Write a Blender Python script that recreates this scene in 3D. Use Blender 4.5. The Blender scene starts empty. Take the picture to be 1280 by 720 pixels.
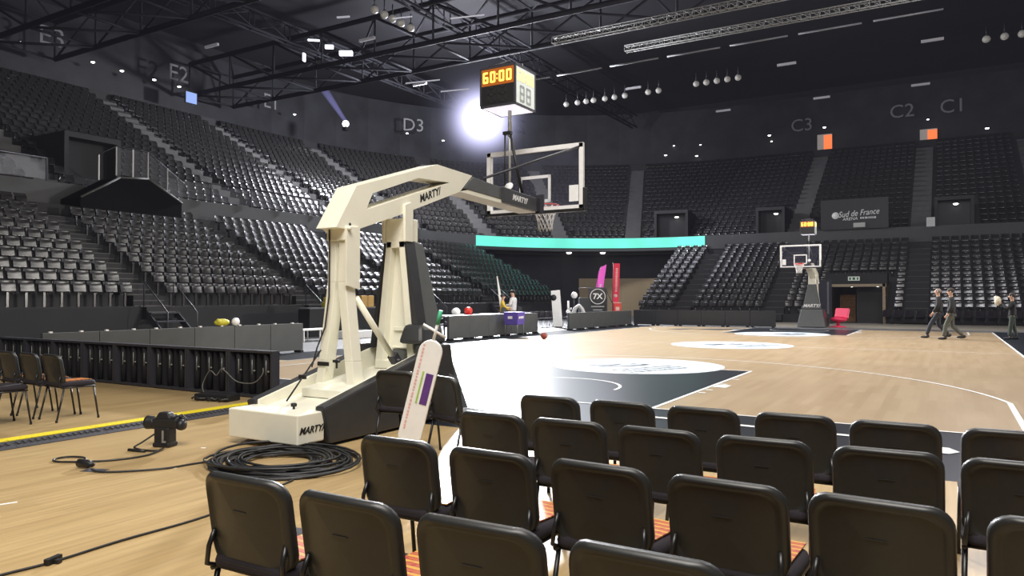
import bpy, bmesh, math, random
from mathutils import Vector, Matrix
R = math.radians
random.seed(7)
S = bpy.context.scene
COL = S.collection

# ------------------------------------------------------------------ materials
MATS = {}
def mat(name, col, rough=0.5, metal=0.0, spec=0.5, var=0.06, scale=12.0, bump=0.0, emit=None, es=0.0, coat=0.0):
    if name in MATS:
        return MATS[name]
    m = bpy.data.materials.new(name); m.use_nodes = True
    nt = m.node_tree; b = nt.nodes['Principled BSDF']
    b.inputs['Roughness'].default_value = rough
    b.inputs['Metallic'].default_value = metal
    b.inputs['Specular IOR Level'].default_value = spec
    b.inputs['Coat Weight'].default_value = coat
    tc = nt.nodes.new('ShaderNodeTexCoord')
    n = nt.nodes.new('ShaderNodeTexNoise'); n.inputs['Scale'].default_value = scale; n.inputs['Detail'].default_value = 3
    nt.links.new(tc.outputs['Object'], n.inputs['Vector'])
    r = nt.nodes.new('ShaderNodeValToRGB')
    e = r.color_ramp.elements
    e[0].position = 0.3; e[1].position = 0.7
    e[0].color = [max(0, c * (1 - var)) for c in col] + [1]
    e[1].color = [min(1, c * (1 + var)) for c in col] + [1]
    nt.links.new(n.outputs['Fac'], r.inputs['Fac']); nt.links.new(r.outputs['Color'], b.inputs['Base Color'])
    if bump:
        bp = nt.nodes.new('ShaderNodeBump'); bp.inputs['Strength'].default_value = bump; bp.inputs['Distance'].default_value = 0.01
        nt.links.new(n.outputs['Fac'], bp.inputs['Height']); nt.links.new(bp.outputs['Normal'], b.inputs['Normal'])
    if emit:
        b.inputs['Emission Color'].default_value = list(emit) + [1]
        b.inputs['Emission Strength'].default_value = es
    MATS[name] = m
    return m

def wood(name, c1, c2, rough, rot, plank=(1.6, 0.12), tint=0.5, gap=.0012):
    m = bpy.data.materials.new(name); m.use_nodes = True
    nt = m.node_tree; b = nt.nodes['Principled BSDF']
    tc = nt.nodes.new('ShaderNodeTexCoord'); mp = nt.nodes.new('ShaderNodeMapping')
    mp.inputs['Rotation'].default_value = (0, 0, rot)
    nt.links.new(tc.outputs['Object'], mp.inputs['Vector'])
    br = nt.nodes.new('ShaderNodeTexBrick')
    br.inputs['Scale'].default_value = 1.0; br.inputs['Brick Width'].default_value = plank[0]; br.inputs['Row Height'].default_value = plank[1]
    br.inputs['Mortar Size'].default_value = gap; br.inputs['Mortar Smooth'].default_value = 0.3
    br.inputs['Color1'].default_value = list(c1) + [1]; br.inputs['Color2'].default_value = list(c2) + [1]
    br.inputs['Mortar'].default_value = [c * 0.86 for c in c1] + [1]
    br.offset = 0.37
    nt.links.new(mp.outputs['Vector'], br.inputs['Vector'])
    st = nt.nodes.new('ShaderNodeMapping'); st.inputs['Scale'].default_value = (0.7, 14, 1)
    nt.links.new(mp.outputs['Vector'], st.inputs['Vector'])
    nz = nt.nodes.new('ShaderNodeTexNoise'); nz.inputs['Scale'].default_value = 1.6; nz.inputs['Detail'].default_value = 5
    nt.links.new(st.outputs['Vector'], nz.inputs['Vector'])
    big = nt.nodes.new('ShaderNodeTexNoise'); big.inputs['Scale'].default_value = 0.9; big.inputs['Detail'].default_value = 2
    nt.links.new(mp.outputs['Vector'], big.inputs['Vector'])
    rp = nt.nodes.new('ShaderNodeValToRGB'); rp.color_ramp.elements[0].color = (0.68, 0.66, 0.64, 1); rp.color_ramp.elements[1].color = (1.25, 1.24, 1.22, 1)
    rp.color_ramp.elements[0].position = .3; rp.color_ramp.elements[1].position = .7
    nt.links.new(nz.outputs['Fac'], rp.inputs['Fac'])
    rp2 = nt.nodes.new('ShaderNodeValToRGB'); rp2.color_ramp.elements[0].color = (0.86, 0.84, 0.82, 1); rp2.color_ramp.elements[1].color = (1.08, 1.08, 1.08, 1)
    nt.links.new(big.outputs['Fac'], rp2.inputs['Fac'])
    mx = nt.nodes.new('ShaderNodeMixRGB'); mx.blend_type = 'MULTIPLY'; mx.inputs['Fac'].default_value = tint
    nt.links.new(br.outputs['Color'], mx.inputs['Color1']); nt.links.new(rp.outputs['Color'], mx.inputs['Color2'])
    mx2 = nt.nodes.new('ShaderNodeMixRGB'); mx2.blend_type = 'MULTIPLY'; mx2.inputs['Fac'].default_value = 1
    nt.links.new(mx.outputs['Color'], mx2.inputs['Color1']); nt.links.new(rp2.outputs['Color'], mx2.inputs['Color2'])
    nt.links.new(mx2.outputs['Color'], b.inputs['Base Color'])
    rr = nt.nodes.new('ShaderNodeMapRange'); rr.inputs['To Min'].default_value = rough * (.85 if gap else .98); rr.inputs['To Max'].default_value = rough * (1.2 if gap else 1.03)
    nt.links.new((nz if gap else big).outputs['Fac'], rr.inputs['Value']); nt.links.new(rr.outputs['Result'], b.inputs['Roughness'])
    b.inputs['Specular IOR Level'].default_value = 0.5
    return m

def emis(name, col, s, var=0.0, scale=3.0, base=None):
    m = bpy.data.materials.new(name); m.use_nodes = True
    nt = m.node_tree; b = nt.nodes['Principled BSDF']
    b.inputs['Base Color'].default_value = list(base or [c * .3 for c in col]) + [1]
    b.inputs['Emission Color'].default_value = list(col) + [1]
    b.inputs['Emission Strength'].default_value = s
    tc = nt.nodes.new('ShaderNodeTexCoord'); n = nt.nodes.new('ShaderNodeTexNoise'); n.inputs['Scale'].default_value = scale
    nt.links.new(tc.outputs['Object'], n.inputs['Vector'])
    mr = nt.nodes.new('ShaderNodeMapRange'); mr.inputs['From Min'].default_value = .3; mr.inputs['From Max'].default_value = .7
    mr.inputs['To Min'].default_value = s * (1 - var); mr.inputs['To Max'].default_value = s * (1 + var)
    nt.links.new(n.outputs['Fac'], mr.inputs['Value']); nt.links.new(mr.outputs['Result'], b.inputs['Emission Strength'])
    return m

M_COURT = wood('court_maple', (.43, .325, .205), (.375, .275, .165), .28, R(90), (1.4, .11), .10, 0)
M_FLOOR = wood('floor_oak', (.46, .335, .168), (.395, .28, .135), .30, R(90), (2.2, .16), .5)
M_CONC = mat('grey_concrete', (.12, .12, .125), .55, var=.12, scale=2)
M_PAINT = mat('dark_court_paint', (.014, .017, .023), .29, spec=.22, var=.1, scale=3)
M_LINE = mat('white_line_paint', (.78, .78, .76), .35)
M_LOGO = mat('pale_logo_paint', (.62, .68, .74), .33)
M_LOGOD = mat('dark_logo_paint', (.03, .04, .07), .35)
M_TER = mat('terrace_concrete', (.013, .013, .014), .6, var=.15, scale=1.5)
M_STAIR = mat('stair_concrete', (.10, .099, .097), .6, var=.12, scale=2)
M_SEAT = mat('grey_seat_plastic', (.027, .0255, .0245), .24, spec=1.0, var=.1, scale=5)
M_SEATP = mat('purple_black_plastic', (.030, .022, .032), .4)
M_WALLD = mat('dark_wall_paint', (.013, .013, .015), .7, var=.15, scale=.8)
M_WALLG = mat('grey_wall_panel', (.075, .077, .078), .6, var=.08, scale=.6)
M_CEIL = mat('ceiling_black', (.017, .0165, .021), .8, var=.2, scale=.25)
M_STEEL = mat('dark_steel', (.045, .045, .055), .5, metal=.3)
M_ALU = mat('truss_aluminium', (.40, .40, .38), .4, metal=.3)
M_CHAIR = mat('dark_chair_plastic', (.0185, .0192, .0192), .42, spec=.5, var=.08, scale=30, bump=.05)
M_CUSH = mat('aubergine_fabric', (.012, .008, .013), .9, var=.2, scale=150, bump=.2)
M_TUBE = mat('black_tube', (.012, .012, .013), .35)
M_WHITE = mat('cream_white_enamel', (.80, .78, .66), .42, var=.03, scale=4)
M_WHITE2 = mat('clean_white', (.8, .8, .8), .5, var=.03)
M_PAD = mat('charcoal_vinyl_pad', (.030, .031, .033), .42, var=.1, scale=8, bump=.08)
M_PADG = mat('grey_vinyl_pad', (.088, .094, .095), .48, var=.06, scale=8)
M_BLACK = mat('matt_black', (.010, .010, .011), .5)
M_BOARD = mat('grey_led_board', (.068, .073, .074), .55, var=.08, scale=3)
M_RED = mat('rim_red', (.6, .03, .015), .4)
M_NET = mat('net_cord', (.75, .74, .72), .8)
M_CABLE = mat('black_cable', (.020, .021, .023), .45, var=.2, scale=30)
M_YEL = mat('ramp_yellow', (.68, .55, .012), .5, var=.15, scale=40)
M_RAMP = mat('ramp_rubber', (.028, .027, .032), .7, var=.2, scale=40)
M_GLAREW = mat('milky_panel_glow', (.62, .66, .6), .3, var=.05, emit=(.85, .9, .85), es=.35)  # emission stands in for the spotlight shining through the side faces

def glass(name, tint, alpha=.12, rough=.05):
    m = bpy.data.materials.new(name); m.use_nodes = True
    nt = m.node_tree; b = nt.nodes['Principled BSDF']
    b.inputs['Base Color'].default_value = list(tint) + [1]; b.inputs['Alpha'].default_value = alpha
    b.inputs['Roughness'].default_value = rough
    n = nt.nodes.new('ShaderNodeTexNoise'); n.inputs['Scale'].default_value = 2
    mr = nt.nodes.new('ShaderNodeMapRange'); mr.inputs['To Min'].default_value = rough; mr.inputs['To Max'].default_value = rough * 1.5
    nt.links.new(n.outputs['Fac'], mr.inputs['Value']); nt.links.new(mr.outputs['Result'], b.inputs['Roughness'])
    return m
M_GLASS = glass('backboard_glass', (.25, .25, .4), .035)
M_RGLASS = glass('railing_glass', (.35, .37, .4), .16)

# ------------------------------------------------------------------ mesh builder
class MB:
    def __init__(s):
        s.v = []; s.f = []; s.mi = []; s.sm = []; s.cur = 0
    def add(s, vs, fs, smooth=False, M=None):
        o = len(s.v)
        s.v += [tuple(M @ Vector(p)) if M else tuple(p) for p in vs]
        s.f += [[i + o for i in f] for f in fs]
        s.mi += [s.cur] * len(fs); s.sm += [smooth] * len(fs)
        return s
    def box(s, c, d, rot=(0, 0, 0), M=None):
        x, y, z = d[0] / 2, d[1] / 2, d[2] / 2
        vs = [(-x, -y, -z), (x, -y, -z), (x, y, -z), (-x, y, -z), (-x, -y, z), (x, -y, z), (x, y, z), (-x, y, z)]
        fs = [(3, 2, 1, 0), (4, 5, 6, 7), (0, 1, 5, 4), (1, 2, 6, 5), (2, 3, 7, 6), (3, 0, 4, 7)]
        T = Matrix.Translation(c) @ Matrix.Rotation(rot[2], 4, 'Z') @ Matrix.Rotation(rot[1], 4, 'Y') @ Matrix.Rotation(rot[0], 4, 'X')
        return s.add(vs, fs, M=(M @ T) if M else T)
    def hexa(s, p):  # 8 explicit corners: bottom 4 (ccw), top 4
        return s.add(p, [(3, 2, 1, 0), (4, 5, 6, 7), (0, 1, 5, 4), (1, 2, 6, 5), (2, 3, 7, 6), (3, 0, 4, 7)])
    def prism(s, prof, a0, a1, axis='x', holes=None, M=None):
        # prof: 2D polygon, extruded along axis.  x: (y,z); y: (x,z); z: (x,y)
        def P(u, v, a):
            return (a, u, v) if axis == 'x' else (u, a, v) if axis == 'y' else (u, v, a)
        n = len(prof)
        vs = [P(u, v, a0) for u, v in prof] + [P(u, v, a1) for u, v in prof]
        fs = [(i, (i + 1) % n, (i + 1) % n + n, i + n) for i in range(n)] + [tuple(range(n))[::-1], tuple(range(n, 2 * n))]
        return s.add(vs, fs, M=M)
    def tube(s, pts, r, n=6, closed=False, M=None, smooth=True):
        pts = [Vector(p) for p in pts]; N = len(pts); vs = []; fs = []
        rs = r if isinstance(r, (list, tuple)) else [r] * N
        up = Vector((0, 0, 1))
        prev = None
        for i, p in enumerate(pts):
            a = pts[i - 1] if (i > 0 or closed) else p; b = pts[(i + 1) % N] if (i < N - 1 or closed) else p
            t = (b - a); t = t.normalized() if t.length > 1e-9 else Vector((0, 0, 1))
            if prev is None:
                u = t.cross(up if abs(t.z) < .95 else Vector((1, 0, 0))).normalized()
            else:
                u = prev - t * prev.dot(t)
                u = u.normalized() if u.length > 1e-6 else t.cross(up).normalized()
            prev = u; w = t.cross(u)
            for k in range(n):
                a = 2 * math.pi * k / n
                vs.append(p + (u * math.cos(a) + w * math.sin(a)) * rs[i])
        for i in range(N if closed else N - 1):
            j = (i + 1) % N
            for k in range(n):
                l = (k + 1) % n
                fs.append((i * n + k, i * n + l, j * n + l, j * n + k))
        if not closed:
            fs.append(tuple(range(n))[::-1]); fs.append(tuple(range((N - 1) * n, N * n)))
        return s.add(vs, fs, smooth, M)
    def lathe(s, prof, n=20, c=(0, 0, 0), M=None, smooth=True):
        vs = []; fs = []
        for r, z in prof:
            for k in range(n):
                a = 2 * math.pi * k / n
                vs.append((c[0] + r * math.cos(a), c[1] + r * math.sin(a), c[2] + z))
        for i in range(len(prof) - 1):
            for k in range(n):
                l = (k + 1) % n
                fs.append((i * n + k, i * n + l, (i + 1) * n + l, (i + 1) * n + k))
        fs.append(tuple(range(n))[::-1]); fs.append(tuple(range((len(prof) - 1) * n, len(prof) * n)))
        return s.add(vs, fs, smooth, M)
    def ball(s, c, r, n=14, m=9, sc=(1, 1, 1), M=None):
        vs = [(c[0], c[1], c[2] - r * sc[2])]; fs = []
        for i in range(1, m):
            t = math.pi * i / m - math.pi / 2
            for k in range(n):
                a = 2 * math.pi * k / n
                vs.append((c[0] + r * sc[0] * math.cos(t) * math.cos(a), c[1] + r * sc[1] * math.cos(t) * math.sin(a), c[2] + r * sc[2] * math.sin(t)))
        vs.append((c[0], c[1], c[2] + r * sc[2])); L = len(vs) - 1
        for k in range(n):
            l = (k + 1) % n
            fs.append((0, 1 + l, 1 + k)); fs.append((L, 1 + (m - 2) * n + k, 1 + (m - 2) * n + l))
            for i in range(m - 2):
                fs.append((1 + i * n + k, 1 + i * n + l, 1 + (i + 1) * n + l, 1 + (i + 1) * n + k))
        return s.add(vs, fs, True, M)
    def poly(s, pts):
        return s.add(pts, [tuple(range(len(pts)))])
    def mesh(s, name, mats):
        me = bpy.data.meshes.new(name); me.from_pydata(s.v, [], s.f)
        for m in (mats if isinstance(mats, (list, tuple)) else [mats]):
            me.materials.append(m)
        me.polygons.foreach_set('material_index', s.mi)
        me.polygons.foreach_set('use_smooth', s.sm)
        me.update()
        return me
    def build(s, name, mats, parent=None, bevel=0, fix=True):
        me = s.mesh(name, mats)
        if fix:
            bm = bmesh.new(); bm.from_mesh(me); bmesh.ops.recalc_face_normals(bm, faces=bm.faces); bm.to_mesh(me); bm.free()
        return link(name, me, parent, bevel)

def link(name, me, parent=None, bevel=0):
    o = bpy.data.objects.new(name, me); COL.objects.link(o)
    if parent: o.parent = parent
    if bevel:
        b = o.modifiers.new('bevel', 'BEVEL'); b.width = bevel; b.segments = 2; b.limit_method = 'ANGLE'; b.angle_limit = R(40)
        b.harden_normals = False
    return o
def tag(o, label, cat, group=None, kind=None):
    o['label'] = label; o['category'] = cat
    if group: o['group'] = group
    if kind: o['kind'] = kind
    return o
def thing(name, label, cat, loc=(0, 0, 0), rz=0, group=None):
    o = bpy.data.objects.new(name, None); COL.objects.link(o)
    o.empty_display_size = .1
    o.location = loc; o.rotation_euler = (0, 0, rz)
    return tag(o, label, cat, group)
def struct(name, mb, m, **k):
    o = mb.build(name, m, **k); o['kind'] = 'structure'; return o
def dup(o, label=None, parent=None):
    kids = [c for c in KIDS.get(o.name, [])]
    c = o.copy(); COL.objects.link(c)
    if parent: c.parent = parent
    if label: c['label'] = label
    for k in kids: dup(k, None, c)
    return c
KIDS = {}
def index(o):
    # remember a tree so that it can be copied without scanning
    ch = list(o.children); KIDS[o.name] = ch
    for c in ch: index(c)
    return o
ORD = ('first second third fourth fifth sixth seventh eighth ninth tenth eleventh twelfth thirteenth fourteenth fifteenth sixteenth seventeenth eighteenth nineteenth twentieth').split()
def nth(i): return ORD[i]

def text_mesh(name, s, m, size=1, shear=0, parent=None, M=None, depth=.002, bold=False, squash=1.0):
    cu = bpy.data.curves.new('lettering', 'FONT'); cu.body = s; cu.size = size; cu.shear = shear; cu.extrude = depth
    cu.align_x = 'CENTER'; cu.align_y = 'CENTER'; cu.resolution_u = 3
    if bold: cu.offset = size * .025
    t = bpy.data.objects.new('lettering', cu); COL.objects.link(t)
    dg = bpy.context.evaluated_depsgraph_get()
    me = bpy.data.meshes.new_from_object(t.evaluated_get(dg))
    bpy.data.objects.remove(t); bpy.data.curves.remove(cu)
    me.materials.clear(); me.materials.append(m)
    if squash != 1: me.transform(Matrix.Diagonal((squash, 1, 1, 1)))
    if M: me.transform(M)
    me.name = name
    return link(name, me, parent)
def frame_M(o, xdir, ydir):
    x = Vector(xdir).normalized(); z = x.cross(Vector(ydir)).normalized(); y = z.cross(x)
    M = Matrix((x, y, z)).transposed().to_4x4(); M.translation = Vector(o); return M

# ------------------------------------------------------------------ camera
CAMP = Vector((5.8536, -9.4425, 1.4809)); YAW = -0.53359; PIT = 0.013578; FPX = 920.53
cam = bpy.data.cameras.new('camera'); co = bpy.data.objects.new('camera', cam); COL.objects.link(co)
cam.sensor_fit = 'HORIZONTAL'; cam.sensor_width = 36; cam.lens = 36 * FPX / 1280; cam.clip_end = 400; cam.clip_start = .05
co.location = CAMP; co.rotation_euler = (math.pi / 2 + PIT, 0, -YAW)
S.camera = co
FW = Vector((math.sin(YAW) * math.cos(PIT), math.cos(YAW) * math.cos(PIT), math.sin(PIT)))
RT = Vector((math.cos(YAW), -math.sin(YAW), 0)); UP = RT.cross(FW)
def px(p):
    d = Vector(p) - CAMP; z = d.dot(FW)
    if z < .1: return (-9e3, -9e3, z)
    return (640 + FPX * d.dot(RT) / z, 360 - FPX * d.dot(UP) / z, z)

# ------------------------------------------------------------------ room shell
struct('floor', MB().box((-7, 21, -.05), (80, 96, .1)), M_CONC)
fl = MB().poly([(-9.6, -26, .002), (12, -26, .002), (12, -2.5, .002), (-9.6, -2.5, .002)])
fl.poly([(-9.6, -2.5, .002), (-1.9, -2.5, .002), (-1.9, -1.85, .002), (-9.6, -1.85, .002)])
fl.poly([(-9.6, -1.85, .002), (-7.6, -1.85, .002), (-7.6, 2.9, .002), (-9.6, 2.9, .002)])
struct('floor_wood', fl, M_FLOOR, fix=False)
struct('floor_court', MB().poly([(-7.5, 0, .004), (7.5, 0, .004), (7.5, 28, .004), (-7.5, 28, .004)]), M_COURT, fix=False)
ap = MB()
for a in ((-1.9, -2.5, 9.5, 0), (-7.6, -1.85, -1.9, 0), (7.5, 0, 9.5, 28.6), (-9.3, 2.9, -7.5, 28.6), (-7.5, 28, 7.5, 28.5), (-7.6, 0, -7.5, 2.9)):
    ap.poly([(a[0], a[1], .003), (a[2], a[1], .003), (a[2], a[3], .003), (a[0], a[3], .003)])
struct('floor_apron', ap, M_PAINT, fix=False)
struct('floor_far_walkway', MB().poly([(-9, 30.2, .003), (16, 30.2, .003), (16, 37.9, .003), (-9, 37.9, .003)]),
       mat('pale_lino', (.30, .27, .22), .4), fix=False)

WALLX, WALLY, CEILZ = -46.0, 68.0, 22.0
struct('wall_left', MB().box((WALLX - .2, 21, 11), (.4, 96, 22)), M_WALLD)
struct('wall_far', MB().box((-7, WALLY + .2, 11), (80, .4, 22)), M_WALLD)
struct('wall_right', MB().box((33.2, 21, 11), (.4, 96, 22)), M_WALLD)
struct('wall_rear', MB().box((-7, -27.2, 11), (80, .4, 22)), M_WALLD)
struct('ceiling', MB().box((-7, 21, CEILZ + .1), (80, 96, .2)), M_CEIL)

# ------------------------------------------------------------------ court markings
def strip(mb, pts, w, z):
    n = len(pts); L = []; Rr = []
    for i, p in enumerate(pts):
        a = Vector(pts[max(0, i - 1)]); b = Vector(pts[min(n - 1, i + 1)]); t = (b - a).normalized(); q = Vector((-t.y, t.x)) * w / 2
        L.append(Vector(p) + q); Rr.append(Vector(p) - q)
    for i in range(n - 1):
        mb.poly([(Rr[i].x, Rr[i].y, z), (Rr[i + 1].x, Rr[i + 1].y, z), (L[i + 1].x, L[i + 1].y, z), (L[i].x, L[i].y, z)])
def arc(cx, cy, r, a0, a1, n=48, ry=None):
    return [(cx + r * math.cos(R(a0 + (a1 - a0) * i / n)), cy + (ry or r) * math.sin(R(a0 + (a1 - a0) * i / n))) for i in range(n + 1)]
def disc(mb, cx, cy, r, z, n=48, sy=1):
    mb.poly([(cx + r * math.cos(2 * math.pi * i / n), cy + sy * r * math.sin(2 * math.pi * i / n), z) for i in range(n)])
kp = MB()
for y0, y1 in ((0, 5.8), (22.2, 28)):
    kp.poly([(-2.45, y0, .006), (2.45, y0, .006), (2.45, y1, .006), (-2.45, y1, .006)])
struct('floor_key_paint', kp, M_PAINT, fix=False)
lg = MB()
disc(lg, 0, 5.85, 1.85, .008); disc(lg, 0, 22.15, 1.85, .008); disc(lg, 0, 14, 1.85, .008)
struct('floor_logo_disc', lg, M_LOGO, fix=False)
ln = MB(); Z = .010
strip(ln, [(7.5, 0), (7.5, 28)], .06, Z); strip(ln, [(-7.5, 0), (-7.5, 28)], .06, Z)
strip(ln, [(-7.5, 14), (-1.85, 14)], .05, Z); strip(ln, [(1.85, 14), (7.5, 14)], .05, Z)
for s, o in ((1, 0), (-1, 28)):
    Y = lambda y: o + s * y
    for sx in (-1, 1):
        strip(ln, [(sx * 2.45, Y(0)), (sx * 2.45, Y(5.8))], .06, Z)
        strip(ln, [(sx * 6.6, Y(0)), (sx * 6.6, Y(2.99))], .07, Z)
        for yy in (1.9, 2.3, 3.2, 4.05):
            ln.poly([(sx * 2.5, Y(yy), Z), (sx * 2.62, Y(yy), Z), (sx * 2.62, Y(yy + .08), Z), (sx * 2.5, Y(yy + .08), Z)])
        ln.poly([(sx * 2.5, Y(2.75), Z), (sx * 2.72, Y(2.75), Z), (sx * 2.72, Y(3.12), Z), (sx * 2.5, Y(3.12), Z)])
    strip(ln, [(-2.45, Y(5.8)), (-1.82, Y(5.8))], .05, Z); strip(ln, [(1.82, Y(5.8)), (2.45, Y(5.8))], .05, Z)
    strip(ln, [(x, Y(y)) for x, y in arc(0, 1.575, 6.75, 12.2, 167.8, 72)], .06, Z)
    strip(ln, [(x, Y(y)) for x, y in arc(0, 1.575, 1.25, 0, 180, 32)], .05, Z)
    strip(ln, [(-7.5, Y(0)), (7.5, Y(0))], .05, Z)
strip(ln, [(2.0, -.66), (5.4, -.82)], .10, Z)
ln.poly([(5.35, -1.32, Z), (5.86, -1.34, Z), (5.95, -1.2, Z), (5.86, -1.02, Z), (5.35, -1.0, Z)])
struct('floor_line_marking', ln, M_LINE, fix=False)
# dark emblem and unreadable lettering on the logo discs, drawn along the sideline direction
em = MB(); Z = .011
def smear(mb, cx, cy, ang, parts, z):
    c, s = math.cos(R(ang)), math.sin(R(ang))
    for poly in parts:
        mb.poly([(cx + u * c - v * s, cy + u * s + v * c, z) for u, v in poly])
emblem = [[(-.75, .05), (-.45, .33), (-.1, .22), (.18, .40), (.2, .2), (-.1, .02), (-.4, .12)],
          [(-.7, -.12), (-.35, .0), (.05, -.08), (.55, .08), (.75, .30), (.8, .02), (.3, -.22), (-.1, -.2), (-.4, -.25)],
          [(.3, .32), (.55, .40), (.66, .3), (.42, .2)]]
for cx, cy in ((-.35, 5.55), (.3, 22.3), (-.25, 14.0)):
    smear(em, cx, cy, 42, emblem, Z)
for cx, cy, k in ((.55, 5.3, 3), (.75, 21.9, 2), (.75, 14.0, 3)):
    for row in range(k):
        u = -.95
        while u < .75:
            w = random.choice((.07, .1, .13, .16))
            v = .16 - row * .26
            smear(em, cx, cy, 66, [[(u, v), (u + w, v), (u + w, v + .13), (u + w * .5, v + .10), (u, v + .13)]], Z)
            u += w + .05
for u0, u1, y0 in ((-5.5, -4.9, 24.2), (-4.4, -3.2, 24.6), (-3.4, -2.75, 25.4)):
    em.poly([(u0, y0, Z), (u1, y0, Z), (u1 + .5, y0 + 1.2, Z), (u0 + .5, y0 + 1.2, Z)])
struct('floor_logo_print', em, M_LOGOD, fix=False)

# ------------------------------------------------------------------ grandstands
SEATS = []      # (x, y, z, facing angle, label or None)
UX0, UY0, CX, CY, RC = -26.0, 47.0, -11.0, 32.0, 15.0       # parapet line of the upper tier: straight, round corner, straight
def ring(d, y_from=-16, x_to=18, n=16):
    pts = [(UX0 - d, y_from), (UX0 - d, CY)]
    for i in range(1, n):
        a = R(180 - 90 * i / n); pts.append((CX + (RC + d) * math.cos(a), CY + (RC + d) * math.sin(a)))
    return pts + [(CX, UY0 + d), (x_to, UY0 + d)]
def ribbon(mb, d, z0, z1, d2=None, **k):
    a = ring(d, **k); b = ring(d if d2 is None else d2, **k)
    for i in range(len(a) - 1):
        mb.poly([(a[i][0], a[i][1], z0), (a[i + 1][0], a[i + 1][1], z0), (b[i + 1][0], b[i + 1][1], z1), (b[i][0], b[i][1], z1)])
NUP, PU, RU, ZU = 19, .80, .47, 5.75
ut = MB()
for k in range(NUP):
    d = .9 + k * PU
    ribbon(ut, d, ZU + (k - 1) * RU if k else 5.0, ZU + k * RU)
    ribbon(ut, d, ZU + k * RU, ZU + k * RU, d + PU)
ztop = ZU + (NUP - 1) * RU
ribbon(ut, .9 + NUP * PU, ztop, ztop + .9)
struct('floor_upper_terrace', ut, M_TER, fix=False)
cw = MB(); ribbon(cw, .9 + NUP * PU, ztop + .9, ztop + .9, 24)
struct('floor_concourse', cw, M_TER, fix=False)
pw = MB(); ribbon(pw, 0, 5.25, 6.3); ribbon(pw, 0, 6.3, 6.3, .15); ribbon(pw, .15, 5.2, 6.3); ribbon(pw, 0, 5.25, 5.25, 2.6)
struct('wall_parapet', pw, M_WALLG, fix=False)
# concourse rear wall with dim panels
cb = MB(); ribbon(cb, 19.3, ztop, 21)
struct('wall_concourse', cb, mat('concourse_wall', (.022, .023, .028), .6, var=.5, scale=.5), fix=False)
# lower left stand
LX, LP, LR, LZ, LN, LY0, LY1 = -18.0, .76, .39, 1.2, 10, -13.0, 37.6
lt = MB()
for k in range(LN):
    x = LX - k * LP; z = LZ + k * LR; z0 = z - LR if k else 0
    lt.poly([(x + .35, LY0, z0), (x + .35, LY1, z0), (x + .35, LY1, z), (x + .35, LY0, z)])
    lt.poly([(x + .35, LY0, z), (x + .35, LY1, z), (x + .35 - LP, LY1, z), (x + .35 - LP, LY0, z)])
xe = LX + .35 - LN * LP; ze = LZ + (LN - 1) * LR
lt.poly([(xe, LY0, ze), (xe, LY1, ze), (xe, LY1, 5.3), (xe, LY0, 5.3)])
pr_ = [(LX + .35, LY1, 0)]
for k in range(LN):
    x = LX + .35 - k * LP; z = LZ + k * LR
    pr_ += [(x, LY1, z), (x - LP, LY1, z)]
lt.poly(pr_ + [(xe, LY1, 0)])
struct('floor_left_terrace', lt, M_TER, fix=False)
# lower far stand
FY, FP, FR, FZ, FN, FX0, FX1 = 38.3, .76, .385, .5, 12, -12.4, 17.0
TX0, TX1, TK = -.35, 2.85, 5          # players' tunnel cut into the stand
ft = MB()
for k in range(FN):
    y = FY + k * FP; z = FZ + k * FR; z0 = z - FR if k else 0
    for xa, xb in (((FX0, TX0), (TX1, FX1)) if k < TK else ((FX0, FX1),)):
        ft.poly([(xa, y - .35, z0), (xb, y - .35, z0), (xb, y - .35, z), (xa, y - .35, z)])
        ft.poly([(xa, y - .35, z), (xb, y - .35, z), (xb, y - .35 + FP, z), (xa, y - .35 + FP, z)])
ft.poly([(FX0, FY + FN * FP - .35, FZ), (FX1, FY + FN * FP - .35, FZ), (FX1, FY + FN * FP - .35, 5.4), (FX0, FY + FN * FP - .35, 5.4)])
pr_ = [(FX0, FY - .35, 0)]
for k in range(FN):
    y = FY - .35 + k * FP; pr_ += [(FX0, y, FZ + k * FR), (FX0, y + FP, FZ + k * FR)]
ft.poly(pr_ + [(FX0, FY + FN * FP - .35, 0)])
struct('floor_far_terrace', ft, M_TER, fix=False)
# tunnel walls, lit inside
yb = FY + TK * FP - .35
tn = MB()
tn.poly([(TX0, FY - .35, 0), (TX0, 46, 0), (TX0, 46, 2.5), (TX0, FY - .35, 2.5)])
tn.poly([(TX1, FY - .35, 0), (TX1, 46, 0), (TX1, 46, 2.5), (TX1, FY - .35, 2.5)])
tn.poly([(TX0, FY - .35, 2.3), (TX1, FY - .35, 2.3), (TX1, 46, 2.3), (TX0, 46, 2.3)])
tn.poly([(TX0, 45.5, 0), (TX1, 45.5, 0), (TX1, 45.5, 2.5), (TX0, 45.5, 2.5)])
struct('wall_tunnel', tn, mat('tunnel_plaster', (.28, .22, .15), .7), fix=False)
struct('wall_tunnel_front', MB().box(((TX0 + TX1) / 2, FY + .3, 2.62), (TX1 - TX0 + .1, 1.2, .66)), M_WALLD)
df = MB()
for x in (TX0 + .12, TX1 - .12): df.box((x, FY - .3, 1.15), (.16, .14, 2.3))
df.box(((TX0 + TX1) / 2, FY - .3, 2.22), (TX1 - TX0, .14, .16))
struct('door_1', df, mat('beige_door_frame', (.30, .24, .16), .5))
struct('door_2', MB().box((1.9, FY + 1.2, 1.05), (1.5, .1, 2.1)), M_BLACK)

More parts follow.
